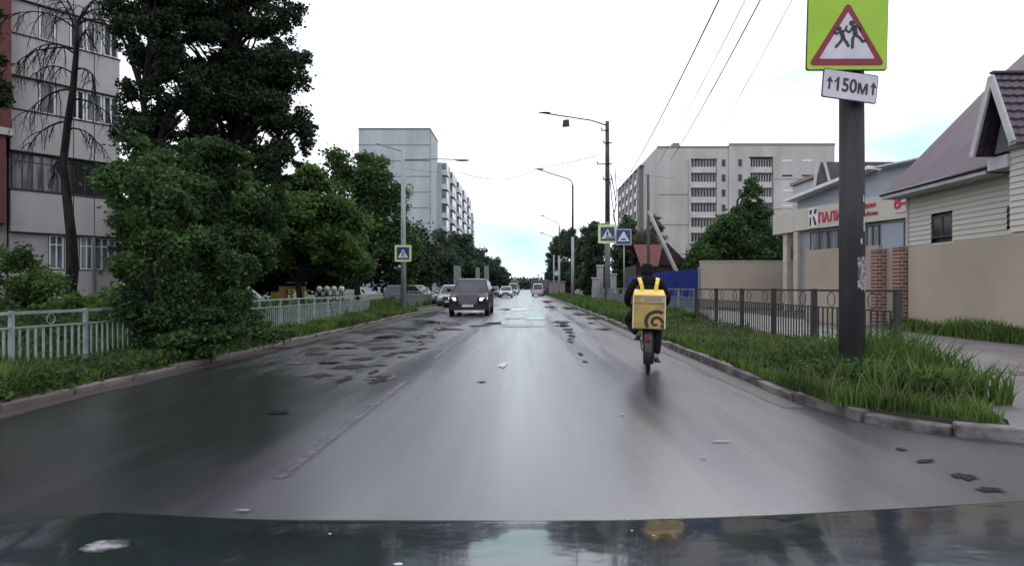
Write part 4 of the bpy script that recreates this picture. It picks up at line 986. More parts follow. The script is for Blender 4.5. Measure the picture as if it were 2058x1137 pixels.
tree('broadleaf_tree', 'dark shrubby tree behind the blue fence', 'tree', (wx(1400, 50), 50, 0), 3, .1, [(0, 0, 3.0, 2.0, 1.5, 1.3), (2.5, 0, 2.8, 2.0, 1.5, 1.2), (-2, 0, 2.2, 1.5, 1, 1)], 6000, .22, LM_brown, 62, per=18)
tree('dark_tree', 'broad dark tree at the back of the playground left of the lamp post', 'tree', (-20, 46, 0), 6, .25, [(0, 0, 5, 4.5, 3, 4.5), (6, 0, 4.6, 4, 3, 4.2), (-6, 0, 5, 4, 3, 4.6), (10, 2, 3.4, 3, 3, 3.2)], 14000, .4, LM_dark, 13, per=26)
tree('dark_tree', 'shady tree low behind the maple bushes and the playground fence', 'tree', (-15.5, 24, 0), 4, .2, [(0, 0, 3.2, 2.2, 1.5, 2.6), (-3, 0, 3.2, 2.2, 1.5, 2.8), (2.6, 0, 4, 1.9, 1.5, 2.2)], 10000, .24, LM_dark, 14, per=22)
tag(npmesh('treeline', *leaves_np([(x, 420+abs(x)*.2, 4) for x in range(-260, 270, 6)], [(6, 6, 5)]*89, 40000, 2.2, np.random.RandomState(5)), LM_far), 'far hazy line of trees closing the end of the road', 'tree line', kind='stuff')

# ------------------------------------------------------------------ grass and weeds
def blades(name, label, region, n, h0, h1, seed, m, wd=.012, z0=.1, cat='grass', dens_pow=1.0):
    rs = np.random.RandomState(seed)
    P = region(rs, n); n = len(P); h = rs.uniform(h0, h1, n)*(1+.5*np.sin(P[:, 0]*2.1+P[:, 1]*1.3)*np.cos(P[:, 1]*.9))
    a = rs.uniform(0, 2*PI, n); lean = rs.uniform(.1, .65, n)*h; la = rs.uniform(0, 2*PI, n)
    wv = np.stack([np.cos(a), np.sin(a), 0*a], 1)*(wd*rs.uniform(.6, 1.4, n)*(1+P[:, 1]/14))[:, None]
    B = np.c_[P, np.full(n, z0)]; M1 = B+np.c_[np.cos(la)*lean*.3, np.sin(la)*lean*.3, h*.6]; T = B+np.c_[np.cos(la)*lean, np.sin(la)*lean, h]
    V = np.stack([B-wv, B+wv, M1+wv*.8, M1-wv*.8, T], 1).reshape(-1, 3)
    k = np.arange(n)*5
    Fq = np.concatenate([np.stack([k, k+1, k+2], 1), np.stack([k, k+2, k+3], 1), np.stack([k+3, k+2, k+4], 1)])
    return tag(npmesh(name, V, Fq, m), label, cat, kind='stuff')
def strip(x0, x1, y0, y1, pw=2.0):
    def f(rs, n):
        y = y0+(y1-y0)*rs.uniform(0, 1, n)**pw; x = rs.uniform(0, 1, n)*(x1-x0)+x0
        return np.c_[x, y]
    return f
def near_right(rs, n):
    y = 5.0+14*rs.uniform(0, 1, n)**1.6; x = 3.12+rs.uniform(0, 1, n)**1.2*2.85; dn = np.sin(x*5.1+y*2.3)*np.sin(y*3.7-x*2.1)+.6*np.sin(x*11+y*7)
    ok = (dn > rs.uniform(-1.6, .5, n)) & (y > 5.0) & ~((y < 5.75) & (x < 3.2+(5.75-y)*1.05)) & ~((y < 7.4) & (x > 4.12+(y-4.95)*.41)) & ~((y >= 7.4) & (x > 5.15+(y-7.4)*.5))
    return np.c_[x, y][ok]
blades('grass', 'long green grass on the right verge by the thick pole', near_right, 62000, .04, .2, 1, LM_grass, .0055, .11)
blades('grass', 'dry straw coloured stems among the right verge grass', near_right, 3500, .12, .36, 21, LM_straw, .004, .11)
blades('grass', 'tall grass tufts round the base of the thick pole', lambda rs, n: np.c_[rs.normal(4.35, .32, n).clip(3.6, 4.9), rs.normal(6.9, .6, n).clip(5.8, 8.5)], 7500, .2, .58, 2, LM_grass, .008, .11)
blades('grass', 'grass on the right verge beyond the cyclist', strip(3.22, 6.0, 19, 110, 1.8), 30000, .15, .42, 3, LM_grass, .009, .11)
blades('grass', 'rough grass under the left railings', strip(-6.9, KL-.12, 5.2, 30, 1.6), 34000, .06, .26, 4, LM_grass, .008, .075)
blades('grass', 'grass behind the left railings', strip(-12.5, -6.9, 6, 45, 1.5), 40000, .12, .4, 5, LM_grass, .011, .075)
blades('grass', 'grass fringe along the foot of the tan wall', strip(10.3, 10.95, 6, 16.4, 1.2), 9000, .1, .4, 6, LM_grass, .009, .1)
def weeds(name, label, region, n, size, hmax, seed, z0=.1):
    rs = np.random.RandomState(seed); P = region(rs, n); n = len(P)
    c = np.c_[P, z0+rs.uniform(.03, 1, n)**1.5*hmax]
    a = rs.normal(size=(n, 3)); a[:, 2] *= .5; a /= np.linalg.norm(a, axis=1)[:, None]
    b_ = np.cross(a, rs.normal(size=(n, 3))); b_ /= np.linalg.norm(b_, axis=1)[:, None]
    s = size*rs.uniform(.5, 1.4, n)[:, None]
    V = np.stack([c-a*s*.5, c+b_*s*.3, c+a*s*.5, c-b_*s*.3], 1).reshape(-1, 3)
    return tag(npmesh(name, V, np.arange(n*4).reshape(-1, 4), LM_weed), label, 'weeds', kind='stuff')
def clumps(cs, sd):
    def f(rs, n):
        i = rs.randint(0, len(cs), n); c = np.array(cs)[i]
        return c[:, :2]+rs.normal(size=(n, 2))*np.array(sd)[i][:, None] if not np.isscalar(sd) else c[:, :2]+rs.normal(size=(n, 2))*sd
    return f
rw = np.random.RandomState(3)
weeds('weeds', 'leafy weeds among the grass at the thick pole', clumps([(4.0+rw.uniform(-.5, .7), 5.5+rw.uniform(0, 3)) for _ in range(30)], .16), 4200, .06, .36, 7, .11)
weeds('weeds', 'low broadleaf weeds along the left kerb', clumps([(-6.1+rw.uniform(-.5, .35), 5.6+rw.uniform(0, 1)**1.4*18) for _ in range(70)], .2), 12000, .075, .24, 8, .08)
weeds('weeds', 'leafy weeds scattered on the right verge', clumps([(3.4+rw.uniform(0, 2.3), 8+rw.uniform(0, 1)**1.4*20) for _ in range(60)], .17), 7000, .07, .28, 9, .11)
weeds('weeds', 'undergrowth below the apartment block behind the left railing', clumps([(-7.6-rw.uniform(0, 6), 6.5+rw.uniform(0, 20)) for _ in range(150)], .35), 34000, .11, .7, 10, .08)
# litter / rubble at the path edge
M_rub = mat('rubble', (.22, .2, .2), .8, c2=(.08, .075, .075), scale=20)
b = MB(); rr2 = random.Random(4)
for _ in range(60):
    x = rr2.uniform(6.3, 8.6); y = rr2.gauss(7.9, .25); s = rr2.uniform(.02, .07); b.ell((x, y, .11), (s*1.6, s, s*.6), 5, 4)
tag(b.build('rubble', M_rub), 'broken asphalt rubble on the path at the right edge', 'rubble', kind='stuff')

# ------------------------------------------------------------------ vehicles
M_tyre = mat('tyre', (.015, .015, .016), .8)
M_rim = mat('wheel_rim', (.35, .35, .37), .35, .8)
M_lamp = mat('lamp_glass', (.85, .85, .9), .12, spec=.9)
M_cglass = mat('car_glass', (.05, .05, .065), .08, spec=.55, c2=(.02, .02, .03), scale=1.5)
M_chrome = mat('chrome', (.7, .7, .75), .2, .9)
M_plate = mat('number_plate', (.7, .7, .72), .5)
M_taill = mat('tail_light', (.35, .02, .02), .2)
M_lit = bpy.data.materials.new('lit_headlight'); M_lit.use_nodes = True; _p = M_lit.node_tree.nodes['Principled BSDF']; _p.inputs['Emission Color'].default_value = (.95, .95, 1, 1); _p.inputs['Emission Strength'].default_value = 1.0
def rrect(hw, z0, z1, y, r=.12, top=1.0, n=3):
    """cross-section in XZ at y, rounded; top = width factor at the top"""
    o_ = []
    for (sx, zc, a0) in ((1, z0+r, -90), (1, z1-r, 0), (-1, z1-r, 90), (-1, z0+r, 180)):
        for k in range(n+1):
            a = R(a0+90*k/n); z = zc+r*math.sin(a); f = 1+(top-1)*(z-z0)/(z1-z0)
            o_.append(((sx*(hw-r)+r*math.cos(a))*f, y, z))
    return o_
def car(name, label, cat, loc, rz, body, L_=4.5, W=1.8, H=1.5, zb=.22, belt=.9, hood=.92, kind='suv', group=None, wr_=.33, chrome=False):
    """front faces local -Y"""
    t = thing(name, label, cat, loc, rz, group); hw = W/2; h = L_/2
    paint = body; b = MB(); b.smooth = False
    if kind == 'van': cowl, ft, rt_, rb_ = -h+.75, -h+1.5, h-.25, h-.05
    elif kind == 'suv': cowl, ft, rt_, rb_ = -h+1.15, -h+1.85, h-.55, h-.1
    elif kind == 'truck': cowl, ft, rt_, rb_ = -h+.12, -h+.3, h-.05, h
    else: cowl, ft, rt_, rb_ = -h+1.15, -h+1.95, h-1.45, h-.75
    noseh = belt*.86
    b.loft([rrect(hw*.86, zb+.08, noseh*.8, -h, .1), rrect(hw*.95, zb, noseh*.95, -h+.1, .12, .97), rrect(hw, zb, noseh+.03, -h+.45, .12, .95),
            rrect(hw, zb, belt, cowl, .12, .95), rrect(hw, zb, belt+.03, 0, .12, .95), rrect(hw, zb, belt+.04, h-.5, .12, .95), rrect(hw*.95, zb+.05, belt, h-.08, .12, .95), rrect(hw*.88, zb+.12, belt*.92, h, .1)])
    b.build('body', paint, t, bevel=.02)
    # cabin
    cw, tw = hw*.93, hw*.74; zt = H
    b = MB()
    lower = [(cw, cowl), (-cw, cowl), (-cw, rb_), (cw, rb_)]; upper = [(tw, ft), (-tw, ft), (-tw, rt_), (tw, rt_)]
    vs = [(x, y, belt-.02) for x, y in lower]+[(x, y, zt-.05) for x, y in upper]+[(x*.93, y+(.12 if y < 0 else -.12), zt) for x, y in upper]
    b.add(vs, [(0, 1, 5, 4), (1, 2, 6, 5), (2, 3, 7, 6), (3, 0, 4, 7), (4, 5, 9, 8), (5, 6, 10, 9), (6, 7, 11, 10), (7, 4, 8, 11), (8, 9, 10, 11)])
    b.build('cabin', paint, t, bevel=.03)
    def quad(n_, P4, inset, off, m):
        P4 = [Vector(p_) for p_ in P4]; c = sum(P4, Vector())/4; nrm = (P4[1]-P4[0]).cross(P4[3]-P4[0]).normalized()
        if nrm.dot(c-Vector((0, 0, belt))) < 0: nrm = -nrm
        bb = MB(); q = [p_.lerp(c, inset)+nrm*off for p_ in P4]; bb.add(q+[p_-nrm*.02 for p_ in q], [(0, 1, 2, 3), (0, 1, 5, 4), (1, 2, 6, 5), (2, 3, 7, 6), (3, 0, 4, 7)]); return bb.build(n_, m, t)
    V_ = [Vector(v_) for v_ in vs]
    quad('windscreen', (V_[0], V_[1], V_[5], V_[4]), .09, .006, M_cglass)
    quad('rear_window', (V_[2], V_[3], V_[7], V_[6]), .14, .006, M_cglass)
    for s, (i, j, k, l) in ((1, (3, 0, 4, 7)), (-1, (1, 2, 6, 5))):
        m1 = V_[i].lerp(V_[j], .5); m2 = V_[l].lerp(V_[k], .5)
        quad('side_window', (V_[i], m1, m2, V_[l]), .12, .006, M_cglass); quad('side_window', (m1, V_[j], V_[k], m2), .12, .006, M_cglass)
    for s in (-1, 1):
        for y in (-h+.85, h-.85):
            wv = thing('wheel', '', '', (s*(hw-.12), y, wr_)); del wv['label']; del wv['category']; wv.parent = t
            MB().tube([(-.11, 0, 0), (-.1, 0, 0), (.1, 0, 0), (.11, 0, 0)], [wr_*.85, wr_, wr_, wr_*.85], 20).build('tyre', M_tyre, wv)
            MB().tube([(s*.112, 0, 0), (s*.118, 0, 0)], [wr_*.62, wr_*.55], 12).build('rim', M_rim, wv)
        hz = noseh*.82
        b = MB(); b.loft([[(s*hw*.56, -h-.0, hz-.07), (s*hw*.93, -h+.16, hz-.05), (s*hw*.95, -h+.2, hz+.08), (s*hw*.58, -h+.03, hz+.07)],
                          [(s*hw*.56, -h+.25, hz-.07), (s*hw*.93, -h+.35, hz-.05), (s*hw*.93, -h+.35, hz+.08), (s*hw*.58, -h+.25, hz+.07)]]); b.build('headlight', M_lamp, t)
        b = MB(); b.box(s*hw*.72 if s > 0 else -hw*.93, s*hw*.93 if s > 0 else -hw*.72, h-.1, h+.005, belt-.25, belt-.02); b.build('tail_light', M_taill, t)
        b = MB(); b.ell((s*(hw+.12), cowl+.35, belt+.1), (.11, .07, .085), 8, 6); b.bar((s*(hw-.05), cowl+.35, belt+.04), (s*(hw+.08), cowl+.35, belt+.08), .05); b.build('mirror', paint, t)
    b = MB(); b.box(-hw*.46, hw*.46, -h-.02, -h+.1, noseh*.55, noseh*.92); b.build('grille', mat('grille_mesh', (.07, .065, .075), .5, c2=(.02, .02, .022), scale=30), t)
    b = MB(); b.box(-hw*.88, hw*.88, -h-.035, -h+.1, zb-.02, zb+.2); b.build('bumper', M_black, t)
    b = MB(); b.box(-.26, .26, -h-.06, -h-.036, noseh*.5-.05, noseh*.5+.06); b.build('number_plate', M_plate, t)
    b = MB(); b.box(-.26, .26, h+.001, h+.02, belt-.4, belt-.28); b.build('number_plate', M_plate, t)
    return t, h, hw, noseh
P_dark = mat('dark_brown_car_paint', (.014, .010, .013), .45, .0, spec=.25)
P_white = mat('white_car_paint', (.65, .66, .7), .3, coat=.6)
P_red = mat('maroon_car_paint', (.16, .03, .04), .3, coat=.6)
P_silver = mat('silver_car_paint', (.4, .4, .43), .3, .5, coat=.5)
t, h, hw, nz = car('suv', 'dark suv with lit headlights approaching in the left lane', 'car', (-2.72, 28.4, 0), 0, P_dark, 4.6, 1.9, 1.72, .3, 1.1, kind='suv', wr_=.37)
for o in kids(t):
    if o.name.startswith('headlight'): o.data.materials.clear(); o.data.materials.append(M_lit); o.scale = (1.0, 1.03, 1.0)
b = MB(); b.box(-.62, .58, -h-.05, -h+.05, .19, .27); b.build('skid_plate', M_chrome, t)
b = MB(); b.prism([(-.5, .98), (.5, .98), (.36, .55), (-.36, .55)], -h-.03, -h+.05, 'y'); b.build('grille_surround', mat('grille_grey', (.16, .15, .17), .35, .6), t)
b = MB(); b.box(-.62, .62, -h+1.98, -h+2.03, 1.7, 1.745); b.build('roof_edge', M_chrome, t)
car('parked_car', 'silver car with dark red lower body parked behind the dark suv', 'car', (-5.2, 40, 0), 0, P_silver, 4.4, 1.75, 1.5, group='cars on the left side of the road')
car('parked_car', 'pale grey parked car beyond the left lamp post', 'car', (-8.6, 43, 0), R(70), mat('pale_grey_car_paint', (.22, .24, .25), .6), 4.2, 1.7, 1.5, kind='van', group='cars on the left side of the road')
car('oncoming_car', 'small white oncoming car right of the dark suv', 'car', (-2.85, 77, 0), 0, P_white, 4.3, 1.75, 1.5, group='cars on the left side of the road')
car('oncoming_car', 'dark red car between the suv and the white oncoming car', 'car', (-5.0, 84, 0), 0, P_red, 4.3, 1.75, 1.5, group='cars on the left side of the road')
car('oncoming_car', 'white oncoming van behind the small white car', 'car', (-2.6, 105, 0), 0, P_white, 5, 1.9, 2.1, kind='van', group='cars on the left side of the road')
car('truck', 'pale boxy truck far off at the vanishing point', 'truck', (-3.3, 150, 0), 0, mat('pale_truck', (.35, .4, .43), .6), 9, 2.4, 3.2, zb=.5, belt=1.6, kind='truck')
car('white_van', 'white van driving ahead in the right lane', 'van', (1.65, 92, 0), PI, P_white, 4.6, 1.85, 1.95, kind='van')
car('dark_van', 'dark grey van parked by the far right kerb', 'van', (2.9, 104, 0), PI, mat('dark_grey_van', (.04, .045, .055), .5), 5.5, 2.0, 2.7, kind='van', zb=.3, belt=1.3)
car('truck', 'green grey truck ahead beyond the white van', 'truck', (2.2, 170, 0), PI, mat('green_grey_truck', (.12, .17, .16), .7), 9, 2.5, 4.2, zb=.5, belt=2.2, kind='truck')

# ------------------------------------------------------------------ small things behind the fences
M_yel = mat('yellow_play_paint', (.42, .34, .05), .6, c2=(.3, .24, .05), scale=3)
M_bluep = mat('blue_play_paint', (.03, .07, .25), .5)
pg = thing('play_house', 'yellow framed play structure behind the left railing', 'play structure', (wx(588, 27), 27, 0))
b = MB()
for x in (-.58, -.05, .52): b.box(x-.05, x+.05, -.05, .05, 0, wz(575, 27))
b.box(-.62, .6, -.04, .04, wz(577, 27)-.12, wz(575, 27)-.0)
b.build('frame', M_yel, pg)
MB().box(-1.0, -.55, -.06, .06, .5, 1.1).box(-.6, -.3, -.055, .055, .5, 1.3).build('side_panel', M_yel, pg)
MB().box(-.15, .55, -.3, .3, wz(569, 27), wz(567, 27)).build('roof', M_parapet, pg)
MB().tube([(-.25, -.1, .5), (-.25, -.1, 1.15)], .07, 8).build('red_post', mat('red_play_paint', (.4, .05, .05), .5), pg)
sl = thing('slide', 'small white slide left of the yellow play structure', 'slide', (wx(510, 26), 26, 0))
b = MB(); b.bar((-.3, 0, 1.35), (.35, 0, .8), .35, .05); b.build('chute', M_white, sl)
b = MB(); b.bar((-.3, 0, 0), (-.3, 0, 1.35), .05).bar((.3, 0, 0), (.3, 0, .8), .05).bar((-.42, 0, 0), (-.42, 0, 1.5), .04); b.build('ladder', M_metal, sl)
st0 = thing('play_stool', 'white rounded play seat on blue legs, first from the play structure', 'play stool', (wx(642, 29), 29, 0), 0, 'row of play seats')
MB().ell((0, 0, 1.22), (.16, .16, .17), 10, 8).build('rounded_top', M_white, st0)
b = MB(); b.bar((-.12, 0, 0), (-.05, 0, 1.1), .05).bar((.12, 0, 0), (.05, 0, 1.1), .05).box(-.2, .2, -.05, .05, .82, .92); b.build('leg', M_bluep, st0)
for i, px in enumerate((657, 671, 686)):
    dup(st0, (wx(px, 29), 29, 0), label='white rounded play seat on blue legs, '+['second', 'third', 'fourth'][i]+' from the play structure')
for i, (px, w_, top, Y, lb) in enumerate([(919, .7, 535, 62, 'widest pale concrete pillar above the dark suv'), (960, .42, 538, 64, 'narrow pale pillar above the right side of the suv'), (978, .5, 535, 66, 'rounded pale pillar right of the suv roof')]):
    t = thing('pillar', lb, 'pillar', (wx(px, Y), Y, 0), 0, 'pale pillars by the far left verge')
    MB().box(-w_/2, w_/2, -w_/2, w_/2, 0, wz(top, Y)).build('shaft', M_fl2, t, bevel=.05)
    MB().box(-w_/2-.08, w_/2+.08, -w_/2-.08, w_/2+.08, 0, .4).build('base', M_conc, t)
for i, (px, py0, Y, w_, lb) in enumerate([(1198, 560, 46, .6, 'low pale stone block left of the utility pole base'), (1206, 535, 47, .5, 'tall pale gate pillar left of the utility pole base'), (1232, 552, 46, .5, 'pale gate pillar right of the utility pole base')]):
    t = thing('gate_pillar', lb, 'gate pillar', (wx(px, Y), Y, 0), 0, 'pale gate pillars near the utility pole')
    MB().box(-w_/2, w_/2, -.25, .25, 0, wz(py0, Y)).build('shaft', M_conc, t, bevel=.04)
    MB().box(-w_/2-.06, w_/2+.06, -.31, .31, wz(py0, Y)+.003, wz(py0, Y)+.1).build('cap', M_parapet, t)
pk = thing('kiosk', 'pinkish low kiosk far down the right verge', 'kiosk', (wx(1120, 88), 88, 0))
MB().box(-1.2, 1.2, 0, 2, 0, 2.2).build('wall', mat('pinkish_render', (.3, .24, .26), .8), pk)
MB().box(-1.35, 1.35, -.15, 2.1, 2.203, 2.35).build('roof', M_beigej, pk)

# ------------------------------------------------------------------ own car bonnet
M_hood = mat('dark_teal_car_paint', (.058, .070, .082), .12, .6, c2=(.040, .050, .060), scale=4, coat=.25, bump=.12, bscale=7)
oc = thing('car_bonnet', 'glossy dark teal bonnet of the camera car along the bottom edge', 'car', (0, 0, 0))
def hside(u): return .014*math.exp(-((u+.80)/.2)**2)+.05*max(0, u-.15)**1.4-.02*max(0, -u-.85)
nx, ny = 96, 34; vs = []
for j in range(ny+1):
    for i in range(nx+1):
        u = -1+2*i/nx; x = u*.98; v_ = j/ny
        fy = 1.005-.10*max(0, -u-.78)**1.3*6.0
        if v_ <= .72:
            y = .45+(fy-.45)*v_/.72; q = (y-.45)/.56
            z = .966-.045*q-.035*q*q
        else:
            a = (v_-.72)/.28*R(100); r0 = .05
            y = fy+r0*math.sin(a)+(.03*(v_-.72)/.28); z = .966-.045-.035-r0*(1-math.cos(a))-.35*max(0, (v_-.86)/.14)
        z += hside(u)
        ridge = -.004*math.exp(-((abs(u+.0)-(.30+.22*v_))/.012)**2)
        z += ridge*(1 if v_ < .72 else 0)
        vs.append((x, y, z))
b = MB(); b.smooth = True
b.add(vs, [(j*(nx+1)+i, j*(nx+1)+i+1, (j+1)*(nx+1)+i+1, (j+1)*(nx+1)+i) for j in range(ny) for i in range(nx)])
o = b.build('bonnet_panel', M_hood, oc)
if o.data.polygons[0].normal.z < 0: o.data.flip_normals()
MB().box(-.98, .98, .3, .46, .8, .93).build('cowl', M_black, oc)
M_drop = mat('water_drop', (.45, .47, .5), .05, spec=1)
def hoodz(y): q = (y-.45)/.56; return .966-.045*q-.035*q*q
for (px, py, r0) in [(663, 1068, .004), (1262, 1040, .003), (1270, 1062, .004), (1314, 1072, .006), (1380, 1095, .012), (1452, 1095, .007), (1433, 1117, .005), (1640, 1095, .012), (1720, 1078, .005), (1775, 1085, .003), (1990, 1128, .008), (800, 1128, .010)]:
    Y = .85
    for _ in range(6): Y = F*(CH-hoodz(Y)-.003)/(py-VY)
    MB().ell((wx(px, Y), Y, hoodz(Y)-.0005), (r0*.75, r0*.5, .0018), 8, 5).build('water_drop', M_drop, oc)
# pale patch with a soft ragged rim on the bonnet
b = MB(); Y = .83; cx = wx(213, Y); vs = [(cx, Y, hoodz(Y)+.02)]; n = 40
for k in range(n):
    a = 2*PI*k/n; q = 1+.3*mnoise.noise((math.cos(a)*1.8, math.sin(a)*1.8, 4))+.12*mnoise.noise((math.cos(a)*5, math.sin(a)*5, 1))
    x, y = cx+.036*q*math.cos(a), Y+.046*q*math.sin(a)
    vs.append((x, y, hoodz(y)+.02))
hood_eval = lambda x, y: hoodz(y)+hside(x/.98)+.0015
vs = [(x, y, hood_eval(x, y)) for x, y, z in vs]
vs = vs[:1]+[tuple((p_+q_)/2 for p_, q_ in zip(vs[0], v_)) for v_ in vs[1:]]+vs[1:]
b.add(vs, [(0, 1+k, 1+(k+1) % n) for k in range(n)]+[(1+k, 1+n+k, 1+n+(k+1) % n, 1+(k+1) % n) for k in range(n)]); M_bonpatch = soften(mat('bonnet_patch', (.36, .34, .38), .4, c2=(.08, .08, .09), scale=30)); M_bonpatch.node_tree.nodes['Noise Texture.001'].inputs['Scale'].default_value = 60 if 'Noise Texture.001' in M_bonpatch.node_tree.nodes else 0; o = b.build('pale_patch', M_bonpatch, oc); set_edge(o, [.9]*(n+1)+[0]*n)

# ------------------------------------------------------------------ cyclist
CX, CY = 1.84, 8.75
bk = thing('bicycle', 'dark bicycle ridden along the right side of the road', 'bicycle', (CX, CY, 0), R(-10.5))
M_bike = mat('black_bike_paint', (.015, .015, .018), .35)
for y, in ((0,), (1.06,)):
    wv = bpy.data.objects.new('wheel', None); COL.objects.link(wv); wv.parent = bk; wv.location = (0, y, .34)
    MB().ring((0, 0, 0), .308, .034, 'x', 32, 8).build('tyre', M_tyre, wv)
    b = MB(); b.ring((0, 0, 0), .285, .012, 'x', 32, 5)
    for k in range(16):
        a = 2*PI*k/16; b.bar((.0, 0, 0), (.0, .28*math.cos(a), .28*math.sin(a)), .004)
    b.tube([(-.06, 0, 0), (.06, 0, 0)], .025, 8); b.build('rim', M_rim, wv)
b = MB()
b.tube([(0, .30, .85), (0, .42, .30)], .017, 8).tube([(0, .42, .30), (0, .92, .78)], .02, 8).tube([(0, .32, .80), (0, .90, .86)], .017, 8).tube([(0, .93, .72), (0, .88, .95)], .02, 8)
for s in (-1, 1):
    b.tube([(s*.02, .42, .30), (s*.065, 0, .34)], .011, 6).tube([(s*.02, .32, .80), (s*.065, 0, .34)], .009, 6).tube([(s*.05, .93, .72), (s*.055, 1.06, .34)], .014, 6)
b.build('frame', M_bike, bk)
b = MB(); n = 16; vs = []
for k in range(n+1):
    a = R(-25+150*k/n); 
    for s in (-.075, -.05, .05, .075):
        r0 = .385 if abs(s) < .06 else .36
        vs.append((s, -r0*math.cos(a-R(0))*1.0 if True else 0, r0*math.sin(a)))
b.add(vs, [(4*i+j, 4*i+j+1, 4*i+j+5, 4*i+j+4) for i in range(n) for j in range(3)]); o = b.build('mudguard', M_bike, bk, loc=(0, 0, .34))
b = MB(); b.tube([(-.28, .83, 1.0), (-.2, .86, 1.01), (0, .88, .97), (.2, .86, 1.01), (.28, .83, 1.0)], .013, 8); b.build('handlebar', M_bike, bk)
for s in (-1, 1): MB().tube([(s*.21, .855, 1.01), (s*.31, .82, 1.0)], .02, 8).build('grip', M_black, bk)
b = MB(); b.loft([[(-.08, .14, .86), (.08, .14, .86), (.07, .14, .91), (-.07, .14, .91)], [(-.03, .3, .87), (.03, .3, .87), (.025, .3, .91), (-.025, .3, .91)], [(-.015, .42, .87), (.015, .42, .87), (.012, .42, .9), (-.012, .42, .9)]]); b.build('saddle', M_black, bk, bevel=.01)
b = MB(); b.tube([(-.07, .42, .3), (.07, .42, .3)], .03, 10)
b.bar((.08, .42, .3), (.1, .38, .13), .02, .03).bar((-.08, .42, .3), (-.1, .46, .47), .02, .03); b.ring((.06, .42, .3), .09, .008, 'x', 20, 4); b.build('crank', M_metal, bk)
for s, y, z in ((1, .38, .13), (-1, .46, .47)): MB().box(s*.11 if s > 0 else -.21, .21 if s > 0 else -.11, y-.04, y+.04, z-.012, z+.012).build('pedal', M_black, bk)
MB().box(-.05, .05, -.2, .3, .74, .76).build('rack', M_bike, bk)
MB().box(-.03, .03, -.375, -.36, .52, .58).build('reflector', mat('reflector_red', (.2, .01, .01), .2), bk)

def skin(name, chain, m, parent, sub=2, root=0):
    """chain: list of (parent_index, (x,y,z), radius or (rx,ry))"""
    me = bpy.data.meshes.new(name); bm = bmesh.new(); ly = bm.verts.layers.skin.verify(); vs = []
    for i, (pi, co_, r_) in enumerate(chain):
        v_ = bm.verts.new(co_); v_[ly].radius = r_ if isinstance(r_, tuple) else (r_, r_); v_[ly].use_root = (i == root); vs.append(v_)
        if pi is not None: bm.edges.new((vs[pi], v_))
    bm.to_mesh(me); bm.free(); me.materials.append(m)
    o = bpy.data.objects.new(name, me); COL.objects.link(o); o.parent = parent
    s_m = o.modifiers.new('skin', 'SKIN'); s_m.use_smooth_shade = True; s_m.branch_smoothing = .6
    ss = o.modifiers.new('subsurf', 'SUBSURF'); ss.levels = sub; ss.render_levels = sub
    return o
M_skin = mat('skin', (.45, .27, .2), .5); M_jack = mat('black_jacket', (.007, .006, .009), .85, spec=.2, c2=(.012, .010, .013), scale=9, bump=.5, bscale=14)
M_trou = mat('dark_trousers', (.007, .008, .013), .85, spec=.2, c2=(.012, .013, .018), scale=9, bump=.4, bscale=14); M_shoe = mat('shoe', (.04, .035, .04), .7)
pr = thing('person', 'person in a dark hooded jacket and dark trousers riding the bicycle away', 'person', (CX, CY, 0), R(-10.5))
hip = (0, .22, .98)
body = [(None, hip, (.13, .10)), (0, (0, .27, 1.12), (.13, .09)), (1, (0, .33, 1.30), (.15, .10)), (2, (0, .37, 1.42), (.12, .08)), (3, (0, .41, 1.50), (.055, .055)), (4, (0, .43, 1.57), (.07, .08)), (5, (0, .44, 1.64), (.075, .09)), (6, (0, .44, 1.70), (.05, .06))]
n0 = len(body)
for s in (-1, 1):
    k = len(body)
    body += [(3, (s*.17, .36, 1.42), .06), (k, (s*.27, .38, 1.16), .042), (k+1, (s*.28, .66, 1.03), .034), (k+2, (s*.27, .78, 1.015), .028)]
    k = len(body)
    if s < 0: body += [(0, (-.10, .26, .95), .09), (k, (-.25, .62, .78), .06), (k+1, (-.14, .42, .60), .045), (k+2, (-.13, .42, .52), .035), (k+3, (-.13, .55, .49), .03)]
    else: body += [(0, (.10, .26, .95), .09), (k, (.12, .56, .60), .06), (k+1, (.13, .36, .25), .04), (k+2, (.13, .33, .18), .035), (k+3, (.14, .46, .15), .03)]
skin('body', body, M_skin, pr)
jk = [(None, (0, .20, .90), (.19, .17)), (0, (0, .26, 1.15), (.17, .13)), (1, (0, .32, 1.32), (.19, .13)), (2, (0, .365, 1.425), (.15, .11)), (3, (0, .41, 1.5), (.10, .10))]
for s in (-1, 1):
    k = len(jk); jk += [(3, (s*.19, .35, 1.40), .085), (k, (s*.26, .36, 1.27), .07), (k+1, (s*.315, .40, 1.13), .062), (k+2, (s*.31, .6, 1.05), .05), (k+3, (s*.275, .74, 1.02), .042)]
skin('jacket', jk, M_jack, pr)
skin('hood', [(None, (0, .40, 1.47), (.10, .10)), (0, (0, .415, 1.55), (.105, .115)), (1, (0, .42, 1.63), (.105, .12)), (2, (0, .43, 1.70), (.075, .09))], M_jack, pr)
tr = [(None, (0, .20, .94), (.18, .16))]
for s in (-1, 1):
    k = len(tr)
    if s < 0: tr += [(0, (-.12, .28, .90), .125), (k, (-.24, .46, .84), .105), (k+1, (-.30, .58, .78), .088), (k+2, (-.22, .48, .66), .078), (k+3, (-.15, .40, .56), .06)]
    else: tr += [(0, (.11, .27, .88), .13), (k, (.14, .42, .70), .105), (k+1, (.15, .50, .57), .09), (k+2, (.15, .42, .40), .075), (k+3, (.145, .35, .24), .058)]
skin('trousers', tr, M_trou, pr)
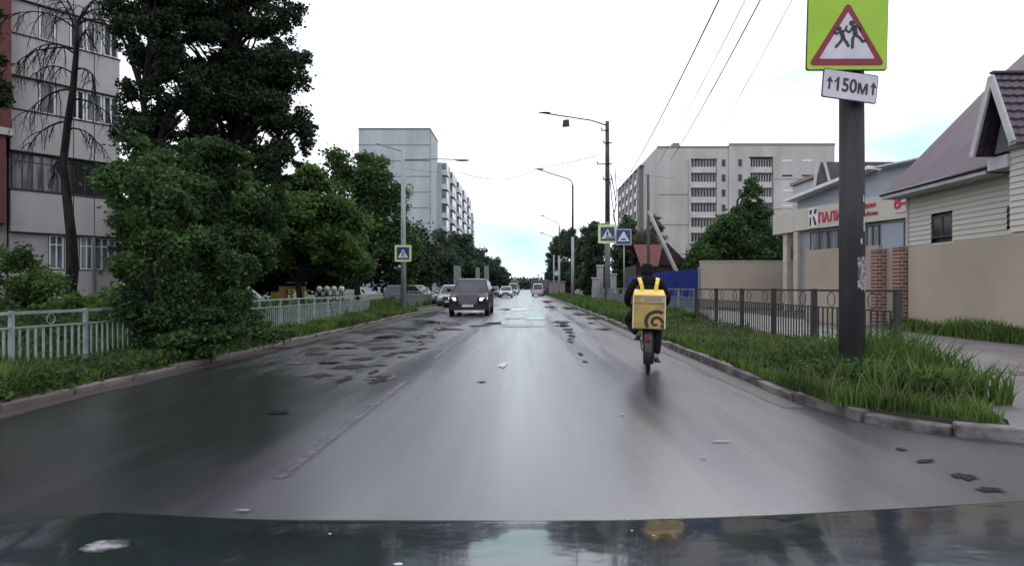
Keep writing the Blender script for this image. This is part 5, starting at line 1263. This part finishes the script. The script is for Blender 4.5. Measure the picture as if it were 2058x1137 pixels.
for s, y, z in ((1, .34, .165), (-1, .42, .505)):
    skin('shoe', [(None, (s*.14, y-.06, z), (.042, .045)), (0, (s*.145, y+.05, z-.002), (.046, .04)), (1, (s*.15, y+.16, z-.015), (.042, .03)), (2, (s*.15, y+.21, z-.02), (.03, .022))], M_shoe, pr)
for s in (-1, 1):
    hx, hy, hz = s*.265, .80, 1.02
    ch0 = [(None, (hx, hy, hz), (.032, .022)), (0, (hx, hy+.035, hz+.004), (.036, .02)), (1, (hx, hy+.06, hz), (.034, .018))]
    skin('hand', ch0, M_skin, pr, 1)
    for q in range(4):
        xx = hx+(q-1.5)*.021; l = (.9, 1, .95, .78)[q]
        skin('finger', [(None, (xx, hy+.055, hz+.004), .010), (0, (xx, hy+.055+.032*l, hz-.012), .009), (1, (xx, hy+.05+.03*l, hz-.036), .0085), (2, (xx, hy+.035, hz-.044), .008)], M_skin, pr, 1)
    skin('thumb', [(None, (hx-s*.03, hy+.01, hz-.002), .011), (0, (hx-s*.045, hy+.03, hz-.02), .0095), (1, (hx-s*.04, hy+.05, hz-.036), .009)], M_skin, pr, 1)

# delivery backpack
M_bag = mat('yellow_bag_fabric', (.40, .275, .07), .6, c2=(.29, .2, .065), scale=5, bump=.2)
M_bagt = mat('yellow_bag_lid', (.72, .50, .04), .5, c2=(.62, .43, .05), scale=5)
M_strip = mat('reflective_strip', (.40, .33, .25), .35, c2=(.34, .28, .2), scale=6)
bp_ = thing('backpack', 'large yellow cube delivery backpack with black swirl worn by the cyclist', 'backpack', (CX+.0, CY, .66))
bp_.rotation_euler = (R(-6), R(1.5), R(-9))
MB().box(-.235, .235, -.28, .14, 0, .50).build('body', M_bag, bp_, bevel=.015)
b = MB(); b.add([(-.235, -.285, .503), (.235, -.285, .503), (.215, -.14, .60), (-.215, -.14, .60), (-.235, .14, .503), (.235, .14, .503), (.215, .13, .60), (-.215, .13, .60)],
                [(0, 1, 2, 3), (3, 2, 6, 7), (0, 3, 7, 4), (1, 5, 6, 2), (4, 7, 6, 5), (0, 4, 5, 1)]); b.build('lid', M_bagt, bp_, bevel=.008)
MB().box(-.24, -.222, -.292, -.281, 0.01, .5).box(.222, .24, -.292, -.281, 0.01, .5).box(-.221, .221, -.290, -.281, .485, .5).build('piping', mat('bag_piping', (.62, .55, .38), .5), bp_)
MB().box(-.12, .215, -.286, -.2805, .40, .47).build('label_strip', M_strip, bp_)
text('lettering', 'СКАЧАЙ', .062, mat('letter_dark', (.12, .1, .11), .5), bp_, (.05, -.287, .435), rf, .001)
MB().box(-.22, .22, -.2845, -.2802, .372, .380).build('seam', mat('bag_seam', (.12, .08, .03), .6), bp_)
# swirl
b = MB(); cx, cz = .10, .095; n = 150
def spq(k, dr):
    th = k/n*1.72; a = R(-50)-th*2*PI; r_ = .022+.088*th
    return cx+(r_+dr)*math.cos(a), cz+(r_+dr)*math.sin(a)
b = MB(); M_sw = mat('swirl_black', (.012, .008, .008), .6)
for k in range(n+1):
    w1 = .020+.006*k/n; w0 = -w1
    Q = [spq(k, w0), spq(k, w1), spq(k+1, w1), spq(k+1, w0)]
    if k < n and all(-.22 < q[0] < .2215 and .004 < q[1] < .37 for q in Q): b.add([(x, -.2837, z) for x, z in Q], [(0, 1, 2, 3)])
    elif b.v: b.build('swirl', M_sw, bp_); b = MB()
for s in (-1, 1):
    b = MB(); P = [(s*.10, -.13, .60), (s*.115, -.10, .68), (s*.135, .0, .765), (s*.14, .10, .80), (s*.135, .20, .79), (s*.12, .27, .70), (s*.12, .28, .5)]
    for a_, c_ in zip(P[:-1], P[1:]): b.bar(a_, c_, .055, .02, up=(0, -1, .3))
    b.build('strap', M_bagt, bp_)
